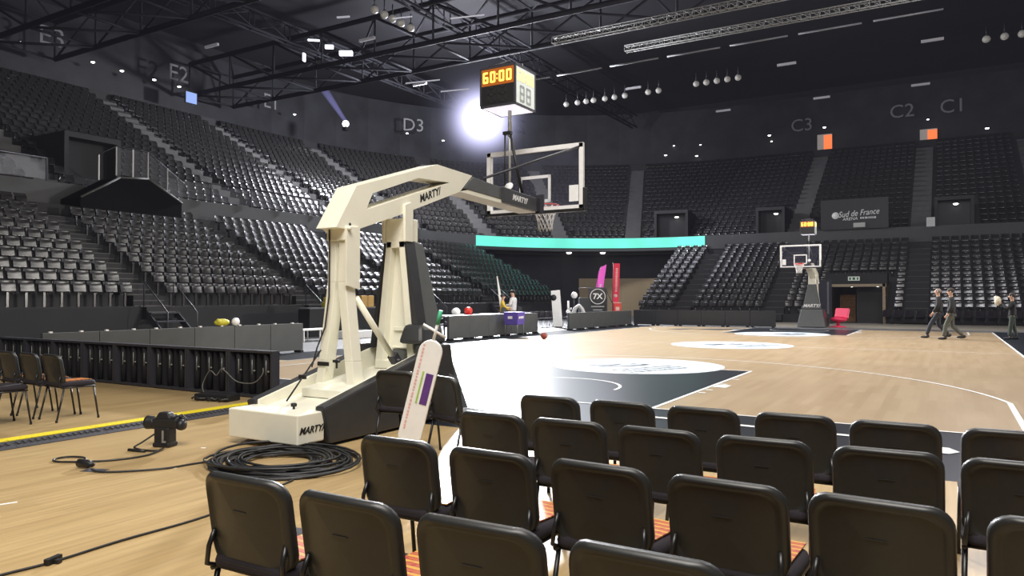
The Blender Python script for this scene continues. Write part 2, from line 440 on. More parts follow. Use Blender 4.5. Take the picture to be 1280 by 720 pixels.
# corner under the upper tier
cn = MB()
def cring(r, z0, z1, r2=None, a0=90, a1=180, n=14):
    for i in range(n):
        a, b = R(a0 + (a1 - a0) * i / n), R(a0 + (a1 - a0) * (i + 1) / n); q = r2 or r
        cn.poly([(CX + r * math.cos(a), CY + r * math.sin(a), z0), (CX + r * math.cos(b), CY + r * math.sin(b), z0), (CX + q * math.cos(b), CY + q * math.sin(b), z1), (CX + q * math.cos(a), CY + q * math.sin(a), z1)])
cring(17, 0, 5.25)
struct('wall_corner', cn, M_WALLD, fix=False)
bp_ = MB()
for i in range(4):
    a, b = R(100 + 6 * i), R(106 + 6 * i)
    bp_.poly([(CX + 16.9 * math.cos(a), CY + 16.9 * math.sin(a), .0), (CX + 16.9 * math.cos(b), CY + 16.9 * math.sin(b), .0), (CX + 16.9 * math.cos(b), CY + 16.9 * math.sin(b), 3.1), (CX + 16.9 * math.cos(a), CY + 16.9 * math.sin(a), 3.1)])
struct('wall_corner_panel', bp_, mat('ochre_wall', (.34, .26, .15), .7), fix=False)

# stairs in the aisles: two treads per row
st = MB()
def stair_left(y, k0, k1, w=1.15, x0=LX, P=LP, Rr=LR, z0=LZ):
    for k in range(k0, k1):
        x = x0 + .35 - k * P; z = z0 + k * Rr
        st.cur = 1; st.box((x + .17, y, z - .22), (.36, w, Rr)); st.cur = 0; st.box((x - .02, y, z + .012), (.06, w, .03))
        st.box((x + .33, y, z - Rr / 2 + .0), (.05, w, .03)); st.box((x - P / 2 + .02, y, z + .01), (.05, w, .025))
L_AISLE = [-1.2, 6.2, 13.5, 20.8, 28.1]
for y in L_AISLE: stair_left(y, 0, LN)
def stair_far(x, k0, k1, w=1.2):
    for k in range(k0, k1):
        y = FY - .35 + k * FP; z = FZ + k * FR
        st.cur = 1; st.box((x, y - .17, z - .22), (w, .36, FR)); st.cur = 0; st.box((x, y + .02, z + .012), (w, .06, .03)); st.box((x, y + FP / 2, z + .01), (w, .05, .025))
F_AISLE = [-9.3, -3.45, 4.34, 11.6]
for x in F_AISLE: stair_far(x, 0, FN)
U_STR = [-6.0, 1.2, 7.8, 18.2, 26.5]            # y of aisles on the straight
U_ANG = [172, 150, 129, 109]                    # degrees on the corner
U_FAR = [-3.9, 4.3, 11.4]
def stair_up(kind, v, w=1.25):
    for k in range(NUP):
        d = .9 + k * PU; z = ZU + k * RU
        for dd, zz in ((-.17, z - .20), (.2, z + .0)):
            if kind == 's': st.box((UX0 - d - dd, v, zz), (.36, w, .42 if dd < 0 else .04))
            elif kind == 'f': st.box((v, UY0 + d + dd, zz), (w, .36, .42 if dd < 0 else .04))
            else:
                a = R(v); r = RC + d + dd
                st.box((CX + r * math.cos(a), CY + r * math.sin(a), zz), (.36, w, .42 if dd < 0 else .04), (0, 0, a))
for v in U_STR: stair_up('s', v)
for v in U_ANG: stair_up('c', v)
for v in U_FAR: stair_up('f', v)
struct('floor_aisle_stair', st, [M_STAIR, M_TER], fix=False)

# dark entrances let into the upper tier
VOM = []
def portal(p, ang, w, dep, h, name='door_3'):
    # local: x across, -y towards the court
    M = Matrix.Translation(p) @ Matrix.Rotation(ang, 4, 'Z')
    m = MB()
    m.box((-w / 2 - .1, dep / 2, h / 2), (.2, dep, h), M=M); m.box((w / 2 + .1, dep / 2, h / 2), (.2, dep, h), M=M)
    m.box((0, dep / 2, h + .12), (w + .4, dep, .25), M=M); m.cur = 1
    m.box((0, .9, h / 2), (w, .1, h), M=M)
    o = m.build(name, [mat('portal_grey', (.028, .028, .03), .6), M_BLACK]); o['kind'] = 'structure'; return o
far_vom = [(-12.9, 2.3), (-5.6, 1.7), (6.3, 1.9)]
for i, (x, w) in enumerate(far_vom):
    if i == 0:
        a = R(98); portal((CX + 16.2 * math.cos(a), CY + 16.2 * math.sin(a), 5.8), a - R(90), w, 4.2, 2.5, 'door_%d' % (3 + i))
    else: portal((x, UY0 + 1.2, 5.8), 0, w, 3.6, 2.3, 'door_%d' % (3 + i))
portal((-29.2, 10.6, 7.0), R(90), 2.3, 3.6, 2.0, 'door_6')

# ---- seats
def in_aisle(v, L, g=.86): return any(abs(v - a) < g for a in L)
for k in range(LN):
    x = LX - k * LP; z = LZ + k * LR
    edges = [LY0] + L_AISLE + [LY1]
    for b in range(len(edges) - 1):
        a0 = edges[b] + (.85 if b else .3); a1 = edges[b + 1] - (.85 if b < len(edges) - 2 else .4)
        n = int((a1 - a0) / .5) + 1; p = (a1 - a0) / (n - 1)
        for i in range(n):
            y = a0 + i * p
            if k >= LN - 1 and 7.0 < y < 12.5: continue        # the canopy over the lower entrance stands here
            lab = None
            where = ('left of the nearest aisle stair', 'right of the nearest aisle stair', 'right of the second aisle stair', 'right of the third aisle stair')
            if b >= 1 and b - 1 < 4:
                idx = (n - 1 - i) if b == 1 else i
                if idx < 20:
                    lab = 'grey plastic seat, %s %s, %s row up, left lower stand' % (nth(idx), where[b - 1], nth(k))
            SEATS.append((x, y, z, 0.0, lab))
for k in range(FN):
    y = FY + k * FP; z = FZ + k * FR
    edges = [FX0] + F_AISLE + [FX1]
    for b in range(len(edges) - 1):
        a0 = edges[b] + (.9 if b else .3); a1 = edges[b + 1] - (.9 if b < len(edges) - 2 else .3)
        n = int((a1 - a0) / .52) + 1; p = (a1 - a0) / (n - 1)
        for i in range(n):
            xx = a0 + i * p
            if k < TK + 1 and TX0 - .35 < xx < TX1 + .35: continue
            SEATS.append((xx, y, z, -math.pi / 2, None))
for k in range(NUP):
    d = .9 + k * PU + .40; z = ZU + k * RU
    y = -15.0
    while y < CY:
        if not in_aisle(y, U_STR) and not (9.0 < y < 12.2 and k in (1, 2, 3, 4, 5, 6)): SEATS.append((UX0 - d, y, z, 0.0, None))
        y += .52
    r = RC + d; n = int(r * math.pi / 2 / .52)
    for i in range(n):
        a = 90 + 90 * (i + .5) / n
        if any(abs(a - q) * R(1) * r < .86 for q in U_ANG): continue
        if abs(a - 98) * R(1) * r < 1.6 and k < 6: continue
        SEATS.append((CX + r * math.cos(R(a)), CY + r * math.sin(R(a)), z, R(a) + math.pi, None))
    xx = CX + .3
    while xx < 17:
        if not in_aisle(xx, U_FAR) and not (k < 6 and any(abs(xx - v) < w / 2 + .45 for v, w in far_vom[1:])):
            SEATS.append((xx, UY0 + d, z, -math.pi / 2, None))
        xx += .52

# one moulded seat; local +x is the way it faces
CR = [(-1, .035), (-.55, .010), (0, 0), (.55, .010), (1, .035)]
def shell(mb, prof, w, smooth=True):
    vs = []; fs = []
    for (f, z, kk) in prof:
        for c, o in CR: vs.append((f + o * kk, c * w, z))
    m = len(CR)
    for i in range(len(prof) - 1):
        for j in range(m - 1): fs.append((i * m + j, i * m + j + 1, (i + 1) * m + j + 1, (i + 1) * m + j))
    mb.add(vs, fs, smooth)
back_prof = [(-.235, .78, 1), (-.215, .825, 1), (-.19, .83, 1), (-.178, .79, 1), (-.15, .64, 1.2), (-.13, .50, 1), (-.12, .46, .6)]
pan_prof = [(-.125, .735, .8), (-.095, .745, .8), (-.07, .72, .8), (-.035, .60, .4), (-.005, .51, .2), (.005, .475, .2), (-.02, .455, .2), (-.08, .45, .3)]
bk = MB(); shell(bk, back_prof, .212); ME_BACK = bk.mesh('backrest', M_SEAT)
pn = MB(); shell(pn, pan_prof, .198); pn.box((-.10, 0, .22), (.06, .07, .46)); ME_PAN = pn.mesh('seat_pan', M_SEAT)
vis = []
for i, s in enumerate(SEATS):
    if s[4]:
        q = px((s[0], s[1], s[2] + .6))
        if 0 < q[0] < 1280 and 0 < q[1] < 720: vis.append((q[2], i))
vis.sort(); chosen = [i for _, i in vis[:300]]; cs = set(chosen)
for i in chosen:
    x, y, z, a, lab = SEATS[i]
    t = thing('stadium_seat', lab, 'seat', (x, y, z), a, 'grey plastic seats of the left lower stand')
    link('backrest', ME_BACK, t); link('seat_pan', ME_PAN, t)
allb = MB()
base_v = [Vector(v.co) for v in ME_BACK.vertices] + [Vector(v.co) for v in ME_PAN.vertices]
nb = len(ME_BACK.vertices)
base_f = [tuple(p.vertices) for p in ME_BACK.polygons] + [tuple(v + nb for v in p.vertices) for p in ME_PAN.polygons]
for i, (x, y, z, a, lab) in enumerate(SEATS):
    if i in cs: continue
    c, s = math.cos(a), math.sin(a); o = len(allb.v)
    allb.v += [(x + v.x * c - v.y * s, y + v.x * s + v.y * c, z + v.z) for v in base_v]
    allb.f += [tuple(q + o for q in f) for f in base_f]
allb.mi = [0] * len(allb.f); allb.sm = [True] * len(allb.f)
tag(allb.build('stadium_seats', M_SEAT, fix=False), 'grey plastic seats filling the rest of the arena tiers', 'seats', kind='stuff')
# ------------------------------------------------------------------ basketball stand
SEG = {'0': 'abcdef', '6': 'acdefg', '8': 'abcdefg', '5': 'acdfg'}
def seg_digit(mb, ch, x, z, w, h, M, t=.2):
    k = w * t
    P = {'a': (0, h / 2, w, k), 'g': (0, 0, w, k), 'd': (0, -h / 2, w, k), 'f': (-w / 2, h / 4, k, h / 2), 'b': (w / 2, h / 4, k, h / 2),
         'e': (-w / 2, -h / 4, k, h / 2), 'c': (w / 2, -h / 4, k, h / 2)}
    for s in SEG[ch]:
        u, v, a, b = P[s]; mb.box((x + u, 0, z + v), (a + k * .5, .008, b + k * .5), M=M)
SH = 2.9
def hoop(label):
    root = thing('basketball_stand', label, 'basketball hoop', (0, -SH, 0))
    def part(mb, name, m, parent=None, bevel=0):
        o = mb.build(name, m, parent or root, bevel)
        if parent is None: o.location = (0, SH, 0)
        return o
    b = MB()
    b.prism([(-4.08, .10), (-4.08, .32), (-3.6, .395), (-2.05, .66), (-2.05, .10)], -.42, .42)
    for x in (-.43, .41):
        b.prism([(-4.10, .08), (-4.10, .41), (-2.45, .83), (-2.0, .93), (-1.95, .08)], x, x + .02)
    part(b, 'base', M_WHITE, bevel=.008)
    c = MB(); c.box((.025, -4.255, .215), (.99, .35, .29)); cw = part(c, 'counterweight_box', M_WHITE, bevel=.012)
    text_mesh('lettering', 'MARTY/', M_BLACK, .09, .35, cw, frame_M((.5225, -4.25, .20), (0, 1, 0), (0, 0, 1)), bold=True)['label'] = 'black brand lettering on the counterweight box'
    for x, y in ((-.36, -4.2), (.42, -4.2), (-.36, -2.3), (.36, -2.3)):
        k = MB(); k.lathe([(.034, -.015), (.038, -.01), (.038, .01), (.034, .015)], 16, M=Matrix.Translation((x, y, .04)) @ Matrix.Rotation(R(90), 4, 'Y')); k.box((x, y, .075), (.05, .05, .03))
        part(k, 'castor', M_BLACK)
    k = MB(); k.lathe([(.012, 0), (.012, .03), (.03, .032), (.03, .06), (.02, .066)], 12, (.17, -4.15, .355)); part(k, 'knob', M_BLACK)
    for sx in (-1, 1):
        p = MB(); p.prism([(-4.03, .03), (-4.13, .40), (-2.52, .825), (-2.52, .92), (-1.98, .92), (-1.76, .03)], min(sx * .43, sx * .57), max(sx * .43, sx * .57))
        part(p, 'side_pad', M_PAD, bevel=.025)
    f = MB()
    f.hexa([(-.68, -1.95, .03), (.68, -1.95, .03), (.66, -1.68, .03), (-.66, -1.68, .03), (-.50, -2.12, .92), (.50, -2.12, .92), (.48, -1.93, .92), (-.48, -1.93, .92)])
    fp = part(f, 'front_pad', M_PADG, bevel=.03)
    kp_ = MB(); kp_.hexa([(.14, -2.5, .93), (.52, -2.5, .93), (.50, -1.95, .93), (.14, -1.95, .93), (.18, -2.42, 1.17), (.46, -2.42, 1.15), (.44, -2.02, 1.13), (.18, -2.02, 1.15)])
    part(kp_, 'knee_pad', M_PAD, bevel=.05)
    # rear legs: an upside-down V below a joint block
    for sx, pts in ((-1, [(-.075, 2.24), (-.085, 1.66), (-.215, .78), (-.30, .38)]), (1, [(.10, 2.24), (.065, 1.66), (.175, .78), (.225, .36)])):
        l = MB()
        for (x0, z0), (x1, z1) in zip(pts, pts[1:]):
            w = .058
            l.hexa([(x1 - w, -3.37, z1), (x1 + w, -3.37, z1), (x1 + w, -3.22, z1), (x1 - w, -3.22, z1), (x0 - w, -3.37, z0), (x0 + w, -3.37, z0), (x0 + w, -3.22, z0), (x0 - w, -3.22, z0)])
        lo = part(l, 'leg', M_WHITE, bevel=.006)
        if sx < 0:
            q = MB(); q.box((-.20, -3.375, .74), (.17, .012, .045)); part(q, 'strap', M_BLACK, lo)
        else:
            q = MB(); q.prism([(-3.40, 2.26), (-3.19, 2.28), (-3.19, 1.58), (-3.40, 1.62)], .15, .175); part(q, 'cheek_plate', M_WHITE, lo)
    jb = MB(); jb.box((.02, -3.30, 2.20), (.30, .20, .16)); jb.tube([(-.18, -3.38, 2.25), (.22, -3.38, 2.25)], .022, 10); part(jb, 'pivot_joint', M_WHITE, bevel=.006)
    fp2 = MB(); fp2.prism([(-3.62, .40), (-3.62, .49), (-2.75, .62), (-2.75, .50)], -.28, .38); fo = part(fp2, 'foot_plate', M_WHITE, bevel=.006)
    g = MB(); g.prism([(-3.61, .345), (-3.61, .40), (-2.75, .52), (-2.75, .44)], -.25, .35); part(g, 'foot_seal', M_BLACK, fo)
    pr = MB(); pr.tube([(-.12, -3.98, .40), (-.16, -3.45, .90)], .009, 8); pr.box((-.14, -3.74, .63), (.09, .03, .045)); part(pr, 'pull_rod', M_BLACK)
    k2 = MB(); k2.tube([(.02, -3.39, .80), (.02, -3.39, .70)], .012, 8); k2.box((.02, -3.395, .78), (.085, .03, .03)); part(k2, 'latch', M_BLACK)
    br = MB(); br.tube([(.13, -3.2, 1.48), (.16, -2.62, .80)], .036, 14); bo = part(br, 'brace', M_WHITE)
    bj = MB(); bj.box((.17, -2.58, .76), (.10, .09, .12), (R(40), 0, 0)); bj.tube([(.10, -2.58, .74), (.26, -2.58, .74)], .02, 8); part(bj, 'brace_joint', M_STEEL, bo)
    cb_ = MB(); cb_.tube([(-.07, -3.42, 2.27), (-.085, -3.40, 2.0), (-.09, -3.40, 1.5), (-.15, -3.40, 1.15), (-.26, -3.41, .92), (-.33, -3.42, .7)], .009, 6); part(cb_, 'cable', M_CABLE)
    # tower
    t = MB()
    def col(xa0, xa1, xb0, xb1, y0, y1, za, zb):
        t.hexa([(xa0, y0, za), (xa1, y0, za), (xa1, y1, za), (xa0, y1, za), (xb0, y0, zb), (xb1, y0, zb), (xb1, y1, zb), (xb0, y1, zb)])
    col(-.33, -.21, -.145, -.06, -2.36, -2.20, .62, 2.18); col(.20, .30, .05, .145, -2.36, -2.20, .62, 2.18)
    col(-.22, .22, -.07, .07, -2.26, -2.22, .62, 2.18); col(-.145, .145, -.145, .145, -2.36, -2.10, 2.10, 2.46)
    t.box((0, -2.32, .66), (.60, .14, .10)); t.box((.03, -2.28, 1.10), (.22, .02, .05)); t.box((.03, -2.28, .87), (.28, .04, .02))
    for sx in (-1, 1): t.prism([(-2.40, 2.17), (-2.40, 2.62), (-2.28, 2.66), (-2.24, 2.60), (-2.24, 2.17)], sx * .165 - .02, sx * .165 + .02)
    tw = part(t, 'tower', M_WHITE, bevel=.006)
    dk = MB(); dk.box((.03, -2.275, .78), (.26, .03, .13)); part(dk, 'inspection_panel', M_PADG, tw)
    tp = MB(); tp.hexa([(-.37, -2.20, .90), (.37, -2.20, .90), (.44, -1.92, .93), (-.44, -1.92, .93), (-.155, -2.24, 2.2), (.158, -2.24, 2.2), (.17, -2.02, 2.16), (-.17, -2.02, 2.16)])
    tpo = part(tp, 'tower_pad', M_PADG, bevel=.02)
    text_mesh('lettering', 'MARTY/', M_WHITE2, .22, .3, tpo, frame_M((0, -1.922, 1.09), (-1, 0, 0), (0, -.08, 1)), bold=True)['label'] = 'white brand lettering on the court side of the pad'
    ts = MB(); ts.hexa([(.30, -2.37, .86), (.40, -2.37, .86), (.40, -2.2, .88), (.30, -2.2, .88), (.147, -2.37, 2.16), (.17, -2.37, 2.16), (.17, -2.2, 2.18), (.147, -2.2, 2.18)])
    ts.hexa([(-.40, -2.37, .86), (-.335, -2.37, .86), (-.335, -2.2, .88), (-.40, -2.2, .88), (-.17, -2.37, 2.16), (-.147, -2.37, 2.16), (-.147, -2.2, 2.18), (-.17, -2.2, 2.18)])
    part(ts, 'pad_edging', M_PAD, tpo)
    # arm
    a = MB(); X0, X1 = -.15, .15
    P0, P1, P2, P3 = (-3.54, 2.25), (-3.22, 2.74), (-1.70, 3.22), (-.88, 3.19)
    Q0, Q1, Q2 = (-3.24, 2.24), (-2.42, 2.50), (-1.18, 2.93)
    A, B, C_, D = (-3.06, 2.49), (-2.95, 2.69), (-2.09, 2.99), (-1.43, 3.02)
    for pf in ([P0, P1, B, A, Q0], [P1, P2, C_, B], [P2, P3, Q2, D, C_], [A, D, Q2, Q1, Q0]): a.prism(pf, X0, X1)
    a.prism([Q2, (-.95, 2.99), (.95, 2.90), (.95, 2.855)], X0, X1)
    ar = part(a, 'arm', M_WHITE)
    text_mesh('lettering', 'MARTY/', M_BLACK, .13, .3, ar, frame_M((.1515, -1.86, 2.80), (0, .93, .34), (0, -.34, .93)), bold=True)['label'] = 'black brand lettering along the arm'
    bl = MB()
    for y, z in ((-3.33, 2.30), (-2.36, 2.60)): bl.tube([(.148, y, z), (.158, y, z)], .016, 10)
    part(bl, 'bolt', M_STEEL, ar)
    n = MB(); n.prism([(-1.10, 2.985), (-.86, 3.175), (0, 3.12), (0, 2.945)], -.158, .158); part(n, 'arm_cover', M_PADG, ar, bevel=.008)
    nz = MB(); nz.prism([(-.10, 2.90), (-.10, 3.14), (.92, 3.09), (.92, 2.87)], -.19, .19); nzo = part(nz, 'nose_pad', M_PAD, bevel=.015)
    text_mesh('lettering', 'MARTY/', M_WHITE2, .125, .3, nzo, frame_M((.192, .38, 3.0), (0, .998, -.05), (0, .05, .998)), bold=True)['label'] = 'white brand lettering on the nose pad'
    # backboard
    gl = MB(); gl.box((0, 1.20, 3.425), (1.78, .016, 1.03)); bb = part(gl, 'backboard', M_GLASS)
    fr = MB()
    for x in (-.868, .868): fr.box((x, 1.175, 3.425), (.075, .05, 1.05)); fr.box((x * .955, 1.20, 3.425), (.02, .03, .98))
    for z in (2.93, 3.918): fr.box((0, 1.175, z), (1.80, .05, .072))
    for x in (-.45, 0, .45): fr.box((x, 1.172, 3.918), (.012, .054, .066))
    fr.box((.72, 1.19, 3.16), (.16, .012, .26))
    part(fr, 'board_frame', M_WHITE2, bb)
    sq = MB()
    for x in (-.27, .27): sq.box((x, 1.211, 3.275), (.05, .004, .45))
    sq.box((0, 1.211, 3.475), (.59, .004, .05)); sq.box((0, 1.211, 3.075), (.59, .004, .05)); part(sq, 'target_rectangle', M_WHITE2, bb)
    pd = MB(); pd.box((0, 1.19, 2.888), (1.86, .09, .05))
    for x in (-.915, .915): pd.box((x, 1.19, 3.05), (.04, .09, .37))
    part(pd, 'edge_padding', M_BLACK, bb, bevel=.01)
    mt = MB(); mt.box((0, 1.05, 3.0), (.26, .26, .20)); mt.box((0, 1.155, 3.02), (.40, .03, .30)); part(mt, 'board_mount', M_STEEL)
    rd = MB(); rd.tube([(.12, -.55, 3.20), (.83, 1.14, 3.885)], .019, 8); part(rd, 'support_rod', M_STEEL)
    rm = MB(); rm.tube([(.229 * math.cos(R(i * 10)), 1.575 + .229 * math.sin(R(i * 10)), 3.05) for i in range(36)], .011, 8, closed=True)
    rm.box((0, 1.265, 3.04), (.16, .12, .03)); rm.box((0, 1.216, 3.04), (.18, .012, .12)); ro = part(rm, 'rim', M_RED)
    nt_ = MB(); NS = 12
    RAD = [(.222, 3.035), (.19, 2.95), (.155, 2.86), (.132, 2.77), (.12, 2.69), (.125, 2.62)]
    for s in (-1, 1):
        for k in range(NS):
            pts = []
            for i, (r, z) in enumerate(RAD):
                a_ = 2 * math.pi * (k + s * i * .5) / NS
                pts.append((r * math.cos(a_), 1.575 + r * math.sin(a_), z))
            nt_.tube(pts, .0065, 5)
    part(nt_, 'net', M_NET, ro)
    return root
near = hoop('cream basketball stand with padded base standing closest to the camera beside the chairs')
index(near)
far = dup(near, 'distant basketball stand facing the camera at the far end of the court')
far.location = (0, 28 + SH, 0); far.rotation_euler = (0, 0, math.pi)

# shot clock cube on a pole above each arm
M_ORANGE = emis('orange_digit', (1, .42, .05), 5.0, .1, 8)
M_ORFACE = mat('amber_lit_face', (.10, .03, .008), .35, emit=(1, .25, .03), es=.35)
M_YDIG = emis('yellow_digit', (1, .85, .35), 1.1, .1, 8)
M_GDIG = mat('ghost_digit', (.42, .47, .46), .4)
def shot_clock(label):
    rt = thing('shot_clock', label, 'shot clock', (-.09, .55, 3.14))
    c = Vector((-.02, -.02, 1.62)); hw, hz = .32, .30
    def pt(mb, name, m, parent=None, bevel=0): return mb.build(name, m, parent or rt, bevel)
    h = MB()
    for sx in (-1, 1):
        for sy in (-1, 1): h.box((c.x + sx * (hw - .012), c.y + sy * (hw - .012), c.z), (.03, .03, 2 * hz))
        h.box((c.x, c.y + sx * (hw - .012), c.z + hz), (2 * hw, .03, .03)); h.box((c.x, c.y + sx * (hw - .012), c.z - hz), (2 * hw, .03, .03))
        h.box((c.x + sx * (hw - .012), c.y, c.z + hz), (.03, 2 * hw, .03)); h.box((c.x + sx * (hw - .012), c.y, c.z - hz), (.03, 2 * hw, .03))
    h.box((c.x, c.y, c.z + hz - .02), (2 * hw - .03, 2 * hw - .03, .02))
    pt(h, 'housing', M_STEEL)
    bt = MB(); bt.box((c.x, c.y, c.z - hz - .004), (2 * hw, 2 * hw, .02)); pt(bt, 'underside_panel', mat('milky_underside_glow', (.75, .74, .8), .4, emit=(.9, .86, 1), es=.8))  # underside brightness put in as emission, standing for light from below
    for i in range(4):
        M = Matrix.Translation(c) @ Matrix.Rotation(R(90 * i), 4, 'Z') @ Matrix.Translation((0, -hw + .01, 0))
        side = i in (1, 3)
        f = MB(); f.box((0, 0, 0), (2 * hw - .05, .014, 2 * hz - .04), M=M)
        fo = pt(f, 'display_face', M_GLAREW if side else M_BLACK)
        if side: fo['label'] = 'pale milky display face'
        if not side:
            u = MB(); u.box((0, -.008, .15), (2 * hw - .06, .006, .26), M=M); pt(u, 'amber_window', M_ORFACE, fo)
        d = MB(); M2 = M @ Matrix.Translation((0, -.013, 0))
        for ch, x in (('6', -.215), ('0', -.085), ('0', .075), ('0', .205)): seg_digit(d, ch, x, .15, .066, .145, M2, .27)
        for z in (.12, .185): d.box((-.005, 0, z), (.016, .008, .02), M=M2)
        pt(d, 'time_digits', M_YDIG if side else M_ORANGE, fo)
        g = MB()
        for x in (-.11, .09): seg_digit(g, '8', x, -.12, .11, .22, M @ Matrix.Translation((0, -.009, 0)), .22)
        pt(g, 'shot_digits', M_GDIG if side else mat('unlit_digit', (.014, .014, .016), .5), fo)
    pl = MB(); pl.tube([(0, 0, -.02), (0, 0, 1.33)], .02, 10); pl.tube([(0, 0, .9), (0, 0, 1.33)], .032, 10); pt(pl, 'pole', M_ALU)
    pl2 = MB(); pl2.tube([(-.07, -.03, .0), (-.07, -.03, .98)], .014, 8); pl2.tube([(.01, 0, .92), (.17, .10, 0)], .026, 8); pl2.box((-.03, -.02, .95), (.14, .07, .05)); pt(pl2, 'pole_brace', M_BLACK)
    dp = MB(); dp.lathe([(.075, 0), (.075, .012)], 18, M=Matrix.Translation((.02, -.06, .09)) @ Matrix.Rotation(R(60), 4, 'X')); pt(dp, 'pulley_plate', M_WHITE2)
    tb = MB(); tb.box((c.x, c.y, c.z + hz + .06), (.34, .30, .06)); tb.tube([(c.x - .25, c.y - .2, c.z + hz + .05), (c.x + .1, c.y - .1, c.z + hz + .13)], .022, 8); tb.tube([(c.x + .27, c.y, c.z + hz + .02), (c.x + .20, c.y + .1, c.z + hz + .12)], .012, 6)
    tb.tube([(c.x - .1, c.y + .2, c.z + hz), (c.x - .1, c.y + .2, c.z + hz + .12), (c.x + .2, c.y + .1, c.z + hz + .12)], .014, 6); pt(tb, 'top_bracket', M_STEEL)
    return rt
sc1 = index(shot_clock('cube shot clock showing 60:00 on a pole above the near basketball stand'))
sc2 = dup(sc1, 'small distant orange-lit shot clock above the far backboard')
sc2.location = (.30, 27.3, 3.14)
# ------------------------------------------------------------------ stacking chairs
def rrect(w, h, r, n=6):
    pts = []
    for cx, cz, a0 in ((w / 2 - r, h / 2 - r, 0), (-w / 2 + r, h / 2 - r, 90), (-w / 2 + r, -h / 2 + r, 180), (w / 2 - r, -h / 2 + r, 270)):
        for i in range(n + 1):
            a = R(a0 + 90 * i / n); pts.append((cx + r * math.cos(a), cz + r * math.sin(a)))
    return pts
def back_surface(rings, w, h, r):
    # rings: list of (inset scale along x, along z, depth y)
    base = rrect(w, h, r); n = len(base); vs = []; fs = []
    for sx, sz, y in rings:
        for u, v in base:
            x = u * sx; z = v * sz
            vs.append((x, y + 1.05 * x * x * .85, z))
    for i in range(len(rings) - 1):
        for k in range(n):
            l = (k + 1) % n; fs.append((i * n + k, i * n + l, (i + 1) * n + l, (i + 1) * n + k))
    fs.append(tuple(range((len(rings) - 1) * n, len(rings) * n)))
    return vs, fs
TILT = Matrix.Translation((0, -.235, .615)) @ Matrix.Rotation(R(9), 4, 'X')
sh = MB()
vs, fs = back_surface([(.93, .93, .020), (1, 1, .012), (1.0, 1.0, -.004), (.975, .975, -.017), (.90, .90, -.020), (.86, .865, -.008), (.80, .80, -.006), (.5, .5, -.006), (.2, .2, -.006), (.03, .03, -.006)], .455, .375, .085)
sh.add(vs, fs, True, TILT)
sh.box((.0, -.0065, .055), (.07, .003, .003), M=TILT)
ME_SHELL = sh.mesh('backrest', M_CHAIR)
cu = MB(); vs, fs = back_surface([(.92, .92, .016), (.90, .90, .034), (.84, .84, .042), (.5, .5, .044), (.2, .2, .044), (.03, .03, .044)], .455, .375, .085)
cu.add(vs, fs, True, TILT); ME_BCUSH = cu.mesh('back_cushion', M_CUSH)
se = MB(); o_ = rrect(.46, .43, .08); n_ = len(o_)
lev = [(.92, .415), (.99, .42), (1, .435), (.97, .462), (.86, .472), (.5, .474), (.15, .474)]
vs = [(u * s, v * s, z) for s, z in lev for u, v in o_]
fs = [(i * n_ + k, i * n_ + (k + 1) % n_, (i + 1) * n_ + (k + 1) % n_, (i + 1) * n_ + k) for i in range(len(lev) - 1) for k in range(n_)]
fs += [tuple(range(n_))[::-1], tuple(range((len(lev) - 1) * n_, len(lev) * n_))]
se.add(vs, fs, True); ME_CSEAT = se.mesh('seat', M_CUSH)
fr = MB()
for sx in (-1, 1):
    fr.tube([(sx * .215, .19, .405), (sx * .215, -.20, .405)], .011, 8)
    fr.tube([(sx * .215, -.17, .405), (sx * .213, -.225, .43), (sx * .205, -.222, .50), (sx * .198, -.20, .56)], .010, 8)
for y in (.15, -.17): fr.tube([(-.215, y, .405), (.215, y, .405)], .010, 8)
ME_CFRAME = fr.mesh('frame', M_TUBE)
LEGS = []
for sx in (-1, 1):
    for y0, y1 in ((.17, .225), (-.17, -.255)):
        l = MB(); l.tube([(sx * .213, y0, .40), (sx * .222, y1, .012)], .0115, 8); l.lathe([(.014, 0), (.0145, .03), (.012, .034)], 8, (sx * .222, y1, 0))
        LEGS.append(l.mesh('leg', M_TUBE))
def chair(label, x, y, rz=0, group=None, name='stacking_chair'):
    t = thing(name, label, 'chair', (x, y, 0), rz, group)
    b = link('backrest', ME_SHELL, t); link('back_cushion', ME_BCUSH, b); link('seat', ME_CSEAT, t); link('frame', ME_CFRAME, t)
    for m in LEGS: link('leg', m, t)
    return t
